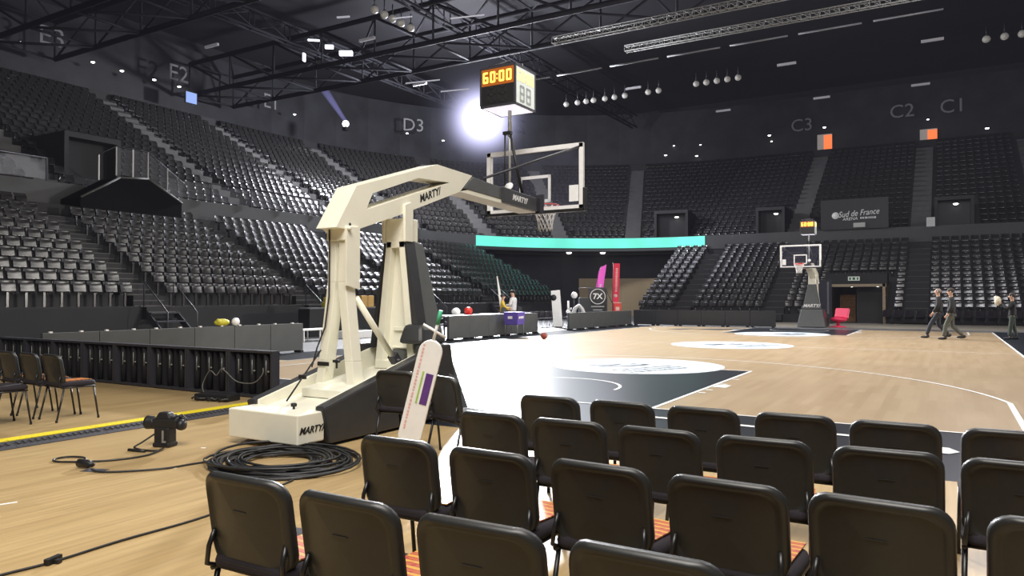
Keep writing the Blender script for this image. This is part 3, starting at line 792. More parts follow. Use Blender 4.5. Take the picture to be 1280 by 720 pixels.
def stripes():
    m = bpy.data.materials.new('striped_print'); m.use_nodes = True
    nt = m.node_tree; b = nt.nodes['Principled BSDF']; b.inputs['Roughness'].default_value = .45
    tc = nt.nodes.new('ShaderNodeTexCoord'); w = nt.nodes.new('ShaderNodeTexWave'); w.inputs['Scale'].default_value = 6.5; w.inputs['Distortion'].default_value = 1.2; w.bands_direction = 'Y'
    nt.links.new(tc.outputs['Object'], w.inputs['Vector'])
    v = nt.nodes.new('ShaderNodeTexVoronoi'); v.inputs['Scale'].default_value = 26; nt.links.new(tc.outputs['Object'], v.inputs['Vector'])
    r = nt.nodes.new('ShaderNodeValToRGB'); r.color_ramp.interpolation = 'CONSTANT'
    e = r.color_ramp.elements; e[0].color = (.52, .27, .035, 1); e[0].position = 0; e[1].color = (.24, .012, .03, 1); e[1].position = .30
    k = r.color_ramp.elements.new(.78); k.color = (.36, .04, .02, 1)
    nt.links.new(w.outputs['Fac'], r.inputs['Fac'])
    r2 = nt.nodes.new('ShaderNodeValToRGB'); r2.color_ramp.interpolation = 'CONSTANT'; r2.color_ramp.elements[0].color = (.30, .02, .09, 1); r2.color_ramp.elements[1].position = .33; r2.color_ramp.elements[1].color = (.62, .30, .05, 1)
    nt.links.new(v.outputs['Distance'], r2.inputs['Fac'])
    mx = nt.nodes.new('ShaderNodeMixRGB'); mx.inputs['Fac'].default_value = .2
    nt.links.new(r.outputs['Color'], mx.inputs['Color1']); nt.links.new(r2.outputs['Color'], mx.inputs['Color2']); nt.links.new(mx.outputs['Color'], b.inputs['Base Color'])
    return m
M_CARD = stripes()
cd = MB(); cd.box((0, 0, 0), (.24, .30, .006)); ME_CARD = cd.mesh('printed_card', M_CARD)
YB = .265
ROWS = [(-4.93, [3.46, 4.0, 4.54, 5.07, 5.60, 6.13]), (-5.77, [2.98, 3.51, 4.03, 4.55, 5.08, 5.61, 6.12]),
        (-6.69, [2.98, 3.54, 4.09, 4.62, 5.14, 5.65, 6.18]), (-7.58, [2.98, 3.53, 4.07, 4.60, 5.14, 5.67])]
ROWS[1] = (-5.77, [3.52, 4.02, 4.55, 5.07, 5.61, 6.13]); ROWS[2] = (-6.69, [3.54, 4.09, 4.62, 5.14, 5.66, 6.19]); ROWS[3] = (-7.58, [3.53, 4.07, 4.60, 5.14])
RN = ['front row', 'second row', 'third row', 'nearest row']
for ri, (yb, xs) in enumerate(ROWS):
    for i, x in enumerate(xs):
        side = 'leftmost chair' if i == 0 else '%s chair from the left' % nth(i)
        chair('black plastic-backed stacking chair, %s in the %s' % (side, RN[ri]), x, yb + YB + random.uniform(-.015, .015), R(random.uniform(-2.5, 2.5)) + R((0, 1, -1, 0)[ri]), 'black stacking chairs in four rows')
        if not (ri == 1 and i == 0):
            o = link('printed_card', ME_CARD); o.location = (x + .085, yb + YB + .045, .480); o.rotation_euler = (0, 0, R(random.uniform(-9, 9)))
            tag(o, 'red and yellow card on the %s seat, %s' % (side.replace(' chair', ''), RN[ri]), 'card', 'printed cards on the chairs')
chair('black stacking chair behind the white paddle, beside the stand base', 1.40, -4.12 + YB, R(6), 'loose chairs by the stand base')
chair('black stacking chair turned aside, right of the white paddle', 2.14, -4.28 + YB, R(-20), 'loose chairs by the stand base')
lab = ['rightmost of three before the black fence', 'middle one of three before the black fence', 'cut by the left photo edge before the fence']
for i, x in enumerate((-3.43, -3.95, -4.47)):
    chair('black stacking chair, ' + lab[i], x, -4.66 + YB, R(-4), 'chairs by the black panel fence')
    o = link('printed_card', ME_CARD); o.location = (x + .03, -4.37, .479); tag(o, 'orange printed card on the ' + ('rightmost', 'middle', 'leftmost')[i] + ' chair by the black panel fence', 'card', 'printed cards by the fence')
chair('black stacking chair at the left edge, one row nearer than the fence chairs', -3.62, -5.08, R(-4), 'chairs by the black panel fence')

# white paddle-shaped board
pdl = thing('paddle_board', 'tall white paddle-shaped board with purple and green bars leaning by two chairs', 'paddle', (1.90, -4.50, 0))
ax = Vector((.265, .04, .97)).normalized(); fx = Vector((.86, .45, -.2)); fx = (fx - ax * fx.dot(ax)).normalized(); fy = fx.cross(ax)
PM = Matrix((fx, fy, ax)).transposed().to_4x4(); PM.translation = (0.0, 0, .22)
def cap(w, l, n=12):
    r = w / 2
    return [(r * math.cos(R(180 + 180 * i / n)), r + r * math.sin(R(180 + 180 * i / n))) for i in range(n + 1)] + [(r * math.cos(R(180 * i / n)), l - r + r * math.sin(R(180 * i / n))) for i in range(n + 1)]
m = MB(); m.prism(cap(.20, .94), -.02, .02, axis='y', M=PM); m.build('blade', M_WHITE2, pdl, .006)
def patch(name, x0, x1, z0, z1, mt_):
    q = MB(); q.box(((x0 + x1) / 2, .0215 if PMS > 0 else -.0215, (z0 + z1) / 2), (x1 - x0, .003, z1 - z0), M=PM); q.build(name, mt_, pdl)
PMS = 1 if fy.dot(CAMP - Vector((1.95, -4.5, .5))) > 0 else -1
patch('purple_bar', .012, .075, .39, .66, mat('purple_print', (.10, .035, .21), .4)); patch('green_bar', -.022, -.008, .39, .67, mat('green_print', (.33, .55, .10), .4))
q = MB(); random.seed(3)
z = .16
while z < .9:
    h = random.choice((.012, .018, .022)); q.box((-.062 + .010 * math.sin(z * 9) * 0, .0215 * PMS, z), (.016, .003, h), M=PM); z += h + .012
q.build('small_print', mat('pink_print', (.75, .42, .42), .5), pdl)
m = MB(); m.tube([PM @ Vector((0, 0, .92)), PM @ Vector((0, 0, 1.12))], .013, 8); m.build('handle_rod', M_WHITE2, pdl)
m = MB(); m.tube([PM @ Vector((0, 0, 1.08)), PM @ Vector((0, 0, 1.20))], .018, 10); m.build('grip', mat('green_grip', (.05, .38, .20), .5), pdl)
m = MB(); m.tube([PM @ Vector((-.115, 0, 1.05)), PM @ Vector((.095, 0, .99))], .011, 8); m.build('crossbar', M_WHITE2, pdl)
for sx in (-1, 1):
    m = MB(); m.tube([PM @ Vector((sx * .05, 0, .05)), (sx * .09, 0, 0.0)], .012, 8); m.build('stand_foot', M_BLACK, pdl)
# ------------------------------------------------------------------ boards round the court
def led_fence():
    for i in range(8):
        x1 = -2.62 - i * .985; x0 = x1 - .97; xc = (x0 + x1) / 2
        t = thing('led_screen', 'black LED panel seen from behind, %s from the right end of the fence' % nth(i), 'LED panel', (xc, -1.9, 0), 0, 'black LED panels in a row')
        f = MB(); w = .485
        f.box((0, 0, .685), (.97, .14, .035)); f.box((0, 0, .03), (.97, .20, .03))
        for s in (-1, 1): f.box((s * (w - .02), -.0, .35), (.04, .14, .64))
        f.build('frame', M_STEEL, t)
        c = MB(); c.box((0, .05, .35), (.92, .03, .62)); c.build('cabinet_back', M_BLACK, t)
        for k in range(3):
            px_ = -.30 + k * .30
            p = MB(); p.tube([(px_, -.01, .05), (px_, -.01, .66)], .042, 10); p.box((px_ + .14, .0, .35), (.05, .06, .6)); po = p.build('rib', mat('rib_black', (.016, .016, .017), .75, spec=.2), t)
            g = MB(); g.tube([(px_ + .028, -.045, .34), (px_ + .028, -.045, .56)], .0045, 6); g.box((px_ + .07, -.04, .40), (.02, .02, .02)); g.build('handle', M_ALU, po)
led_fence()
def board(label, x0, y0, x1, y1, h, clips=(), grp='low grey advertising boards', m_=None):
    d = Vector((x1 - x0, y1 - y0)); L = d.length; a = math.atan2(d.y, d.x)
    t = thing('advertising_board', label, 'board', ((x0 + x1) / 2, (y0 + y1) / 2, 0), a, grp)
    m = MB(); m.box((0, 0, h / 2 + .03), (L - .012, .10, h - .06)); m.build('face', m_ or M_BOARD, t, .008)
    for u in (-.4, .4):
        b = MB(); b.box((u * L, 0, .03), (.10, .26, .06)); b.build('foot', M_BLACK, t)
    for u in clips:
        c = MB(); c.box((u, -.02, h + .012), (.06, .06, .03)); c.build('clip', M_WHITE2, t)
for i in range(6):
    y0 = -1.72 + i * 1.127
    board('low grey board behind the black fence, %s from its right end' % nth(5 - i), -9.4, y0, -9.4, y0 + 1.127, .79, (-.4, .2))
for i in range(5):
    y0 = 11.35 + i * 1.28
    board('grey board fronting the scorers\' table, %s from its left end' % nth(i), -9.0, y0, -9.0, y0 + 1.28, .86)
for i in range(6):
    y0 = 20.75 + i * 1.28
    board('grey board in front of the flags, %s from its left end' % nth(i), -9.0, y0, -9.0, y0 + 1.28, .80)
for i in range(6):
    x0 = -8.9 + i * 1.24
    board('dark board along the far baseline, %s from its left end' % nth(i), x0, 28.62, x0 + 1.24, 28.62, .84, m_=mat('dark_board', (.022, .023, .027), .55))

# ------------------------------------------------------------------ in front of the left stand
fw = MB(); fw.box((LX + .40, 12.3, .58), (.10, 50.6, 1.16)); struct('wall_left_front', fw, M_WALLD)
for i in range(5):
    y = L_AISLE[i] + .9
    s_ = MB()
    for k in range(4): s_.box((LX + 1.7 - k * .32, L_AISLE[i], .13 + k * .28), (.34, 1.1, .05)); 
    for sy in (-.55, .55): s_.prism([(LX + 1.9, .0), (LX + 1.9, .14), (LX + .5, 1.2), (LX + .5, .95), (LX + 1.65, 0)], L_AISLE[i] + sy - .02, L_AISLE[i] + sy + .02, axis='y')
    for sy in (-.55, .55): s_.tube([(LX + 1.8, L_AISLE[i] + sy, .1), (LX + 1.8, L_AISLE[i] + sy, 1.0), (LX + .5, L_AISLE[i] + sy, 2.05), (LX + .5, L_AISLE[i] + sy, 1.2)], .022, 6)
    tag(s_.build('access_steps', M_STEEL), 'dark steel access steps leading up to the %s left stand aisle' % ('leftmost hidden', 'nearest', 'second', 'third', 'fourth')[i], 'steps', 'steel steps before the left stand')
# dark landing with a glass balustrade above the lower entrance
ld = MB(); ld.prism([(7.4, 5.6), (9.05, 6.62), (10.35, 6.74), (12.0, 5.85), (12.0, 4.9), (7.4, 4.9)], -26.0, -24.5)
struct('wall_landing', ld, mat('landing_black', (.004, .004, .004), .8, spec=.1))
le = MB()
for (a0, b0), (a1, b1) in (((7.4, 5.6), (9.05, 6.62)), ((9.05, 6.62), (10.35, 6.74)), ((10.35, 6.74), (12.0, 5.85))): le.tube([(-24.48, a0, b0), (-24.48, a1, b1)], .05, 6)
le.prism([(10.35, 6.77), (12.05, 5.89), (12.05, 5.83), (10.35, 6.73)], -25.9, -24.5)
struct('trim_1', le, M_STAIR)
gr = thing('glass_balustrade', 'glass balustrade with steel posts on the dark landing above the left stand entrance', 'balustrade', (-24.7, 9.7, 6.72))
m = MB(); m.tube([(0, -1.5, .75), (0, -.7, 1.25), (0, .75, 1.25), (0, 2.6, .05)], .03, 6); m.build('handrail', M_STEEL, gr)
for y, z0, z1 in ((-1.45, -.3, .78), (-.7, 0, 1.25), (.05, 0, 1.25), (.75, 0, 1.25), (1.7, -.5, .64)):
    m = MB(); m.box((0, y, (z0 + z1) / 2), (.05, .05, z1 - z0)); m.build('post', M_WHITE2 if y in (.05, -1.45) else M_ALU, gr)
m = MB(); m.poly([(0, -.7, .05), (0, .75, .05), (0, .75, 1.2), (0, -.7, 1.2)]); m.poly([(0, .75, 0), (0, 2.5, -.8), (0, 2.5, .1), (0, .75, 1.2)]); m.build('pane', M_RGLASS, gr, fix=False)
RAILS = [(-4, 6.8, 'left of the landing'), (12.2, 31.8, 'right of the landing')]
for y0, y1, w in RAILS:
    t = thing('glass_railing', 'dark glass railing on the upper tier front, ' + w, 'railing', (-25.9, y0, 6.3), 0, 'glass railings on the upper tier front')
    m = MB(); m.tube([(0, 0, .92), (0, y1 - y0, .92)], .028, 6); m.build('handrail', M_STEEL, t)
    n = int((y1 - y0) / 2.2)
    for i in range(n + 1):
        m = MB(); m.box((0, i * (y1 - y0) / n, .46), (.06, .06, .92)); m.build('post', M_STEEL, t)
    m = MB(); m.poly([(0, .05, .05), (0, y1 - y0 - .05, .05), (0, y1 - y0 - .05, .85), (0, .05, .85)]); m.build('pane', M_RGLASS, t, fix=False)

# LED ribbon round the corner
M_TEAL = emis('teal_led', (.17, .93, .72), .92, .22, .35)
rb = MB()
pts = []
for i in range(29):
    a = R(159 - 69 * i / 28); pts.append((CX + 14.92 * math.cos(a), CY + 14.92 * math.sin(a)))
pts.append((-10.2, UY0 - .08))
for i in range(len(pts) - 1):
    rb.poly([(pts[i][0], pts[i][1], 5.48), (pts[i + 1][0], pts[i + 1][1], 5.48), (pts[i + 1][0], pts[i + 1][1], 6.26), (pts[i][0], pts[i][1], 6.26)])
rbo = tag(rb.build('led_ribbon', M_TEAL, fix=False), 'long glowing turquoise LED ribbon curving round the far corner below the upper tier', 'LED screen')
sol = rbo.modifiers.new('thick', 'SOLIDIFY'); sol.thickness = .06

# writing on the far tier
sg = thing('arena_sign', 'dark sign reading Sud de France Arena with a pale disc, on the far upper tier', 'sign', (.3, 46.85, 6.3))
m = MB(); m.box((0, 0, 1.05), (4.3, .08, 2.1)); m.build('panel', mat('sign_panel', (.028, .028, .030), .5), sg)
M_SIGN = mat('sign_print', (.5, .5, .5), .5, emit=(.8, .8, .8), es=.22)
m = MB(); m.lathe([(.24, 0), (.24, .01)], 24, M=Matrix.Translation((-1.18, -.045, .98)) @ Matrix.Rotation(R(90), 4, 'X')); m.build('disc_emblem', M_SIGN, sg)
text_mesh('lettering', 'Sud de France', M_SIGN, .58, .35, sg, frame_M((.28, -.05, 1.08), (1, 0, .06), (0, 0, 1)), squash=.78)
text_mesh('lettering', 'ARENA', M_SIGN, .30, .2, sg, frame_M((-.25, -.05, .70), (1, 0, .03), (0, 0, 1)))
m = MB(); u = .45
random.seed(5)
while u < 1.45: w = random.choice((.05, .08)); m.box((u, -.05, .74), (w, .01, .13)); u += w + .05
m.build('small_print', M_SIGN, sg)
lb = tag(MB().box((.65, 46.72, 6.55), (.75, .12, .32)).build('light_box', mat('dim_box', (.3, .3, .29), .5, emit=(.8, .8, .75), es=.12), bevel=.03), 'small pale light box fixed below the arena sign', 'light box')
wn = tag(MB().box((4.95, 46.9, 6.55), (.5, .02, .62)).build('paper_notice', mat('notice', (.4, .4, .39), .6, emit=(.7, .7, .7), es=.15)), 'small white notice on the far upper tier front beside an aisle', 'notice')
ex = thing('exit_sign', 'pale illuminated exit sign over the far tunnel mouth', 'exit sign', (1.15, FY - .34, 2.62))
m = MB(); m.box((0, 0, 0), (.62, .05, .24)); m.build('panel', emis('exit_panel', (.75, .85, .75), .35), ex)
m = MB()
for u, w in ((-.2, .10), (.0, .14), (.2, .08)): m.box((u, -.028, 0), (w, .01, .15))
m.build('pictogram', mat('dark_green', (.03, .09, .05), .5), ex)

# sector lettering on the concourse wall
M_LET = mat('letter_grey', (.25, .25, .26), .6, emit=(.8, .8, .85), es=.02)
for s, p, xd in (('E3', (-43.2, 15.9, 18.1), (0, 1, 0)), ('E2', (-43.2, 24.9, 18.1), (0, 1, 0)), ('E1', (-43.2, 33.6, 18.0), (0, 1, 0)), ('D3', (-37.8, 46.0, 17.9), (.66, .75, 0)),
                 ('C3', (-6.1, 65.7, 18.1), (1, 0, 0)), ('C2', (2.45, 65.7, 18.35), (1, 0, 0)), ('C1', (6.4, 65.7, 18.3), (1, 0, 0))):
    o = text_mesh('sector_letter', s, M_LET, 1.7, 0, None, None)
    o.matrix_world = frame_M(p, xd, (0, 0, 1)); tag(o, 'large grey sector lettering %s on the dark upper concourse wall' % s, 'lettering')

# ------------------------------------------------------------------ lamps, lights and monitors high up
M_LAMP = emis('small_lamp', (1, .98, .95), 6)
def downlight(p, r, label, grp, m=None):
    t = thing('downlight', label, 'light', p, 0, grp)
    b = MB(); b.lathe([(r * 1.25, 0), (r * 1.25, .06), (r, .08)], 12); b.build('housing', M_STEEL, t)
    b = MB(); b.ball((0, 0, -.02), r, 10, 6, (1, 1, .5)); b.build('bulb', m or M_LAMP, t)
for i, p in enumerate([(-43, 14.0, 17.2), (-43, 18.4, 17.2), (-43, 20.4, 17.15), (-43, 22.8, 17.15), (-43, 24.8, 17.15), (-43, 27.9, 17.7), (-43, 36.0, 17.5)]):
    downlight(p, .13, 'small white lamp on the left concourse wall, %s from the left' % nth(i), 'left concourse lamps')
for i, p in enumerate([(-39.2, 46.8, 17.5), (-36.2, 48.6, 16.8), (-30.5, 51.9, 16.6)]):
    downlight(p, .13, 'small white lamp in the dark corner concourse, %s from the left' % nth(i), 'corner concourse lamps')
for i, p in enumerate([(-25.6, 65.2, 17.1), (-23.9, 65.2, 17.15), (-22.4, 65.2, 16.9), (-19.5, 65.2, 16.5), (-18.6, 65.2, 17.4), (-16.2, 65.2, 16.1), (-15.8, 65.2, 17.2), (-9.0, 65.2, 17.4), (-8.8, 65.2, 16.8), (-4.0, 65.2, 17.6), (4.5, 65.2, 17.3), (8.9, 65.2, 16.0)]):
    downlight(p, (.10, .15)[i % 2], 'small white lamp along the far concourse, %s from the left' % nth(i), 'far concourse lamps')
for i, p in enumerate([(-12.95, 48.6, 8.05), (-5.2, 48.4, 7.85), (6.4, 48.4, 7.85)]):
    downlight(p, .16, 'white lamp inside the %s dark upper tier entrance' % ('leftmost', 'middle', 'rightmost')[i], 'entrance lamps')
for i, (a, r) in enumerate(((127.5, 15.9), (117.5, 15.9))):
    downlight((CX + r * math.cos(R(a)), CY + r * math.sin(R(a)), 5.2), .22, 'flat ceiling lamp under the turquoise ribbon, %s one' % ('left', 'right')[i], 'soffit lamps')
for i, x in enumerate((.9, 2.3)): downlight((x, 39.4, 2.22), .11, 'lamp in the far tunnel ceiling, %s one' % ('left', 'right')[i], 'tunnel lamps')
mo = thing('monitor', 'small blue lit screen at the top of the left upper tier', 'monitor', (-42.6, 25.5, 16.4))
m = MB(); m.box((0, 0, 0), (.10, 1.0, .9)); m.build('casing', M_BLACK, mo)
m = MB(); m.box((.055, 0, 0), (.01, .9, .8)); m.build('screen', emis('blue_screen', (.30, .45, .95), .8), mo)
for i, (x0, x1, z1) in enumerate(((-4.75, -3.45, 17.1), (3.85, 5.2, 16.6))):
    d = MB(); d.box(((x0 + x1) / 2, 66.1, (15.1 + z1) / 2), (x1 - x0, .1, z1 - 15.1)); d.cur = 1
    k = .55; d.box((x1 - (x1 - x0) * k / 2, 66.02, (15.1 + z1) / 2), ((x1 - x0) * k, .06, z1 - 15.3))
    o = d.build('door_%d' % (7 + i), [mat('pale_doorway', (.3, .27, .24), .6, emit=(.9, .8, .75), es=.18), emis('orange_doorway', (1, .20, .055), 1.1)]); o['kind'] = 'structure'

# main spotlight: a big round floodlight with an added emissive volume for its bloom
LAMP = Vector((-23.7, 36.3, 14.75))
fl_ = thing('floodlight', 'blinding white floodlight hanging below the roof, left of the shot clock', 'floodlight', LAMP)
fdir = (CAMP - LAMP).normalized(); FM = Vector((0, 0, 1)).rotation_difference(fdir).to_matrix().to_4x4()
m = MB(); m.lathe([(.25, -.75), (.5, -.6), (.85, -.1), (.88, .02), (.84, .02)], 28, M=FM); m.build('reflector', M_STEEL, fl_)
m = MB(); m.lathe([(.90, .03), (.86, .10), (.55, .17), (.1, .2)], 28, M=FM); m.build('lens', emis('flood_lens', (.95, .96, 1), 60), fl_)
m = MB(); m.tube([(0, 0, .6), (0, 0, 2.4)], .05, 8); m.tube([(-.9, 0, 0), (-.9, 0, .7), (.9, 0, .7), (.9, 0, 0)], .04, 6); m.build('yoke', M_STEEL, fl_)
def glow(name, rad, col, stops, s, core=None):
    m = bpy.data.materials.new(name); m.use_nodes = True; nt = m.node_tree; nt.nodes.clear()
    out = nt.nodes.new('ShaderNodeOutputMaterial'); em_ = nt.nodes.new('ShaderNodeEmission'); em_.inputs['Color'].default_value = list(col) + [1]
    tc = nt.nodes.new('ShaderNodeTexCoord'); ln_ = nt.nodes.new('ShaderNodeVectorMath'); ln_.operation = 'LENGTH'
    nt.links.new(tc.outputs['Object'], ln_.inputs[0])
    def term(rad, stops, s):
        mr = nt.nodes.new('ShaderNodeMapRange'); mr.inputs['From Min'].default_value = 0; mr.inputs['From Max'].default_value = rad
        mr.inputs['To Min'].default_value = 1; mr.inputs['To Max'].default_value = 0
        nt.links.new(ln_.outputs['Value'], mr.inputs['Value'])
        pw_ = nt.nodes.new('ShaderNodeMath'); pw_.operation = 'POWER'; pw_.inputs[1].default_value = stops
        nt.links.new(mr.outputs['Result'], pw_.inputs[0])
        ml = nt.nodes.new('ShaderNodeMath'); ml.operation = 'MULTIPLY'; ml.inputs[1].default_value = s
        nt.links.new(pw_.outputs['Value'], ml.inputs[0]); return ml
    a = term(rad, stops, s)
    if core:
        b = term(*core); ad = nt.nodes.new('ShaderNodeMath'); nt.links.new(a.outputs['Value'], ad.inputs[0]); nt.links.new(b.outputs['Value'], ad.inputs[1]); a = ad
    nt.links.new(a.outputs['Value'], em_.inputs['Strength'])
    ab = nt.nodes.new('ShaderNodeVolumeAbsorption'); ab.inputs['Density'].default_value = .0005  # next to no absorption; the volume only glows
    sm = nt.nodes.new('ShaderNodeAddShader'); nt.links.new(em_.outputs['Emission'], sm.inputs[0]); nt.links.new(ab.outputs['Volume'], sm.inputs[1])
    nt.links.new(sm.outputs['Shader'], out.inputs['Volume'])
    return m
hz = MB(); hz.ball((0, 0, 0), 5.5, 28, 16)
ho = hz.build('lamp_bloom', glow('bloom_glow', 5.5, (.66, .66, 1), 2.0, .06, (3.8, 3.0, 2.2))); ho.location = LAMP  # lamp bloom imitated by emission inside a sphere
tag(ho, 'bluish bloom around the blinding floodlight, added as a glowing volume', 'bloom', kind='stuff')
bm_ = thing('beam_light', 'small moving head lamp throwing a narrow violet beam upward at the corner', 'stage light', (-37.5, 36.5, 16.1))
m = MB(); m.ball((0, 0, 0), .28, 12, 8); m.build('lens', M_LAMP, bm_)
m = MB(); m.box((0, 0, -.42), (.4, .4, .3)); m.build('base', M_BLACK, bm_)
vb = MB(); vb.lathe([(.16, 0), (.34, 3.0)], 16, M=Vector((0, 0, 1)).rotation_difference(Vector((-.30, -.52, .8)).normalized()).to_matrix().to_4x4())
vo = vb.build('light_beam', glow('beam_glow', 3.6, (.42, .40, 1), .6, .75)); vo.location = (-37.5, 36.5, 16.3)  # beam drawn as a cone that glows by itself
tag(vo, 'narrow violet light beam rising from the corner lamp', 'light beam', kind='stuff')

# ------------------------------------------------------------------ roof steel
def box_truss(mb, a, b, w, h, n, r=.05, r2=.03):
    a = Vector(a); b = Vector(b); d = (b - a).normalized(); s = d.cross(Vector((0, 0, 1))).normalized() * w / 2; u = Vector((0, 0, h / 2))
    C = [(s + u), (s - u), (-s - u), (-s + u)]
    for c in C: mb.tube([a + c, b + c], r, 5)
    for i in range(n):
        p = a + (b - a) * i / n; q = a + (b - a) * (i + 1) / n
        for j in range(4):
            mb.tube([p + C[j], p + C[(j + 1) % 4]], r2, 4); mb.tube([p + C[j], q + C[(j + 1) % 4]], r2, 4)
def roof(name, label, a, b, w, h, n, m, r, r2, grp):
    mb = MB(); box_truss(mb, a, b, w, h, n, r, r2); return tag(mb.build(name, m), label, 'truss', grp)
M_TRUSS = mat('truss_alloy', (.20, .20, .185), .5)
M_RSTEEL = mat('roof_steel', (.035, .035, .042), .9, spec=.1)
roof('roof_truss', 'wide dark roof truss crossing the hall above the floodlight', (-44, 28.4, 18.2), (30, 28.4, 18.2), 4.0, 2.4, 16, M_RSTEEL, .17, .08, 'dark roof trusses')
roof('roof_truss', 'wide dark roof truss crossing the hall nearest the camera', (-44, 14.5, 18.2), (30, 14.5, 18.2), 4.0, 2.4, 16, M_RSTEEL, .17, .08, 'dark roof trusses')
for i, x in enumerate((-33, -21.7)):
    roof('roof_purlin', 'dark lengthwise roof beam, %s from the left' % nth(i), (x, -10, 19.6), (x, 62, 19.6), .5, 1.2, 24, M_RSTEEL, .09, .05, 'dark lengthwise roof beams')
roof('lighting_truss', 'silver box truss with open lacing hanging at top centre', (-11.9, 24.9, 15), (13, 24.9, 15), .34, .34, 60, M_TRUSS, .025, .014, 'silver lighting trusses')
roof('lighting_truss', 'slim silver truss hanging lower and farther right', (-9.1, 28.0, 15), (14, 28.0, 15), .30, .30, 54, M_TRUSS, .03, .016, 'silver lighting trusses')
for i in range(7):
    x = -17.5 + i * 3.4
    t = MB(); t.tube([(x, 29.6, 14.75), (x + 2.9, 29.6, 14.75)], .05, 6); tag(t.build('rail_segment', mat('dull_rail', (.16, .16, .17), .5)), 'thin grey rail below the slim truss, %s length from the left' % nth(i), 'rail', 'thin grey rails')
M_GLOBE = mat('pale_globe', (.40, .39, .36), .5, emit=(.9, .88, .8), es=.06)
def house_lamp(p, label, grp, r=.21):
    t = thing('house_lamp', label, 'lamp', p, 0, grp)
    m = MB(); m.ball((0, 0, 0), r, 14, 9, (1, 1, .95)); m.build('globe', M_GLOBE, t)
    m = MB(); m.tube([(0, 0, r * .8), (0, 0, .75)], .03, 6); m.lathe([(r * .5, r * .8), (r * .6, r * .95), (.04, r * 1.2)], 12); m.build('mount', M_STEEL, t)
for i, y in enumerate((18.8, 19.55, 20.2, 20.9, 21.7)): house_lamp((-18.87, y, 16), 'round pale house lamp in the row at top left centre, %s from the left' % nth(i), 'round lamps, left row')
for i, x in enumerate((-18.63, -17.7, -17.0, -16.4, -15.5, -14.75, -13.95, -12.2, -11.43)): house_lamp((x, 40, 16), 'round pale house lamp in the long row above the backboard, %s from the left' % nth(i), 'round lamps, middle row')
for i, x in enumerate((-8.7, -8.0, -7.3, -6.6, -5.9)): house_lamp((x, 39.75, 16), 'round pale house lamp in the five right of centre, %s from the left' % nth(i), 'round lamps, right row')
for i, x in enumerate((7.85, 8.7, 9.5)): house_lamp((x, 39.5, 16), 'round pale house lamp in the three at top right, %s from the left' % nth(i), 'round lamps, far right row')
M_TUBEL = mat('dim_tube', (.35, .34, .36), .5, emit=(.8, .78, .85), es=.10)
for i, (x, y) in enumerate(((-14.0, 41.8), (-3.2, 41.7), (5.2, 41.4), (-10.0, 51.8), (-2.4, 51.7), (4.3, 51.6), (-24, 24), (-27, 33), (-33, 20))):
    o = MB().box((0, 0, 0), (1.2, .16, .16)).build('tube_light', M_TUBEL, bevel=.02); o.location = (x, y, 17)
    tag(o, 'dim tubular light under the dark roof, ' + ('nearer line left', 'nearer line middle', 'nearer line right', 'farther line left', 'farther line middle', 'farther line right', 'above the left stand, middle', 'above the left stand, far', 'above the left stand, near')[i], 'tube light', 'dim tube lights')
M_RIG = emis('rig_white', (.86, .88, 1), 2.2)
for i, (p, s, rz) in enumerate(((( -27.9, 22.7, 16.2), (.12, .25, .5), 20), ((-26.5, 23.4, 16.8), (.5, .2, .22), 35), ((-25.6, 23.9, 16.4), (.8, .25, .28), 30), ((-27.3, 22.9, 17.2), (.7, .15, .1), 40), ((-24.6, 22.6, 18.0), (.8, .1, .1), 20), ((-12.3, 17.4, 13.9), (1.6, .06, .06), 15), ((-14.0, 15.0, 13.4), (.9, .06, .06), 15), ((-20.6, 25.0, 14.2), (2.2, .07, .07), 12), ((-19.0, 26.0, 13.7), (1.8, .07, .07), 12))):
    o = MB().box((0, 0, 0), s).build('rig_light', M_RIG if i < 4 else mat('rig_dim', (.4, .4, .42), .4, emit=(.85, .85, 1), es=.35), bevel=.02); o.location = p; o.rotation_euler = (0, 0, R(rz))
    tag(o, 'rig light in the roof steel, ' + ('narrow upright', 'small middle', 'wide right', 'thin top', 'thin strip right', 'long strip near top centre', 'short strip near top centre', 'upper strip left of shot clock', 'lower strip left of shot clock')[i], 'rig light', 'lights in the roof rig')

# ------------------------------------------------------------------ scorers' table, bench and stand-side furniture
tb = thing('scorers_table', 'long white-topped scorers\' table behind the grey boards', 'table', (-9.55, 14.55, 0))
m = MB(); m.box((0, 0, .84), (.75, 6.3, .04)); m.build('table_top', mat('pale_table_top', (.45, .46, .48), .35), tb)
for y in (-3, -1, 1, 3):
    m = MB(); m.box((.25, y, .41), (.04, .04, .82)); m.box((-.25, y, .41), (.04, .04, .82)); m.build('leg', M_STEEL, tb)
cp = MB(); cp.ball((-9.5, 12.55, .99), .16, 16, 8, (1, 1.1, .8)); cp.box((-9.32, 12.55, .885), (.2, .26, .03)); tag(cp.build('white_cap', M_WHITE2), 'white domed cap lying on the scorers\' table', 'cap')  # this object is a domed cap with a peak
rs = MB(); rs.ball((-9.5, 13.35, 1.01), .15, 16, 9, (1, 1.2, .95)); rs.box((-9.5, 13.35, .87), (.25, .32, .02)); tag(rs.build('red_item', mat('bright_red', (.62, .03, .02), .35)), 'round bright red object on the scorers\' table', 'red item')  # unidentified round red thing
for i, (y, dx, s) in enumerate(((11.75, 0, .34), (14.3, .05, .4), (14.9, -.1, .3), (16.6, .1, .36))):
    o = MB().box((-9.5 + dx, y, .872), (.24, s, .022)).build('paper_stack', M_WHITE2); tag(o, 'white papers on the scorers\' table, ' + ('left of the cap', 'right of the red item', 'beside the cart', 'near the right end')[i], 'papers', 'papers on the scorers table')
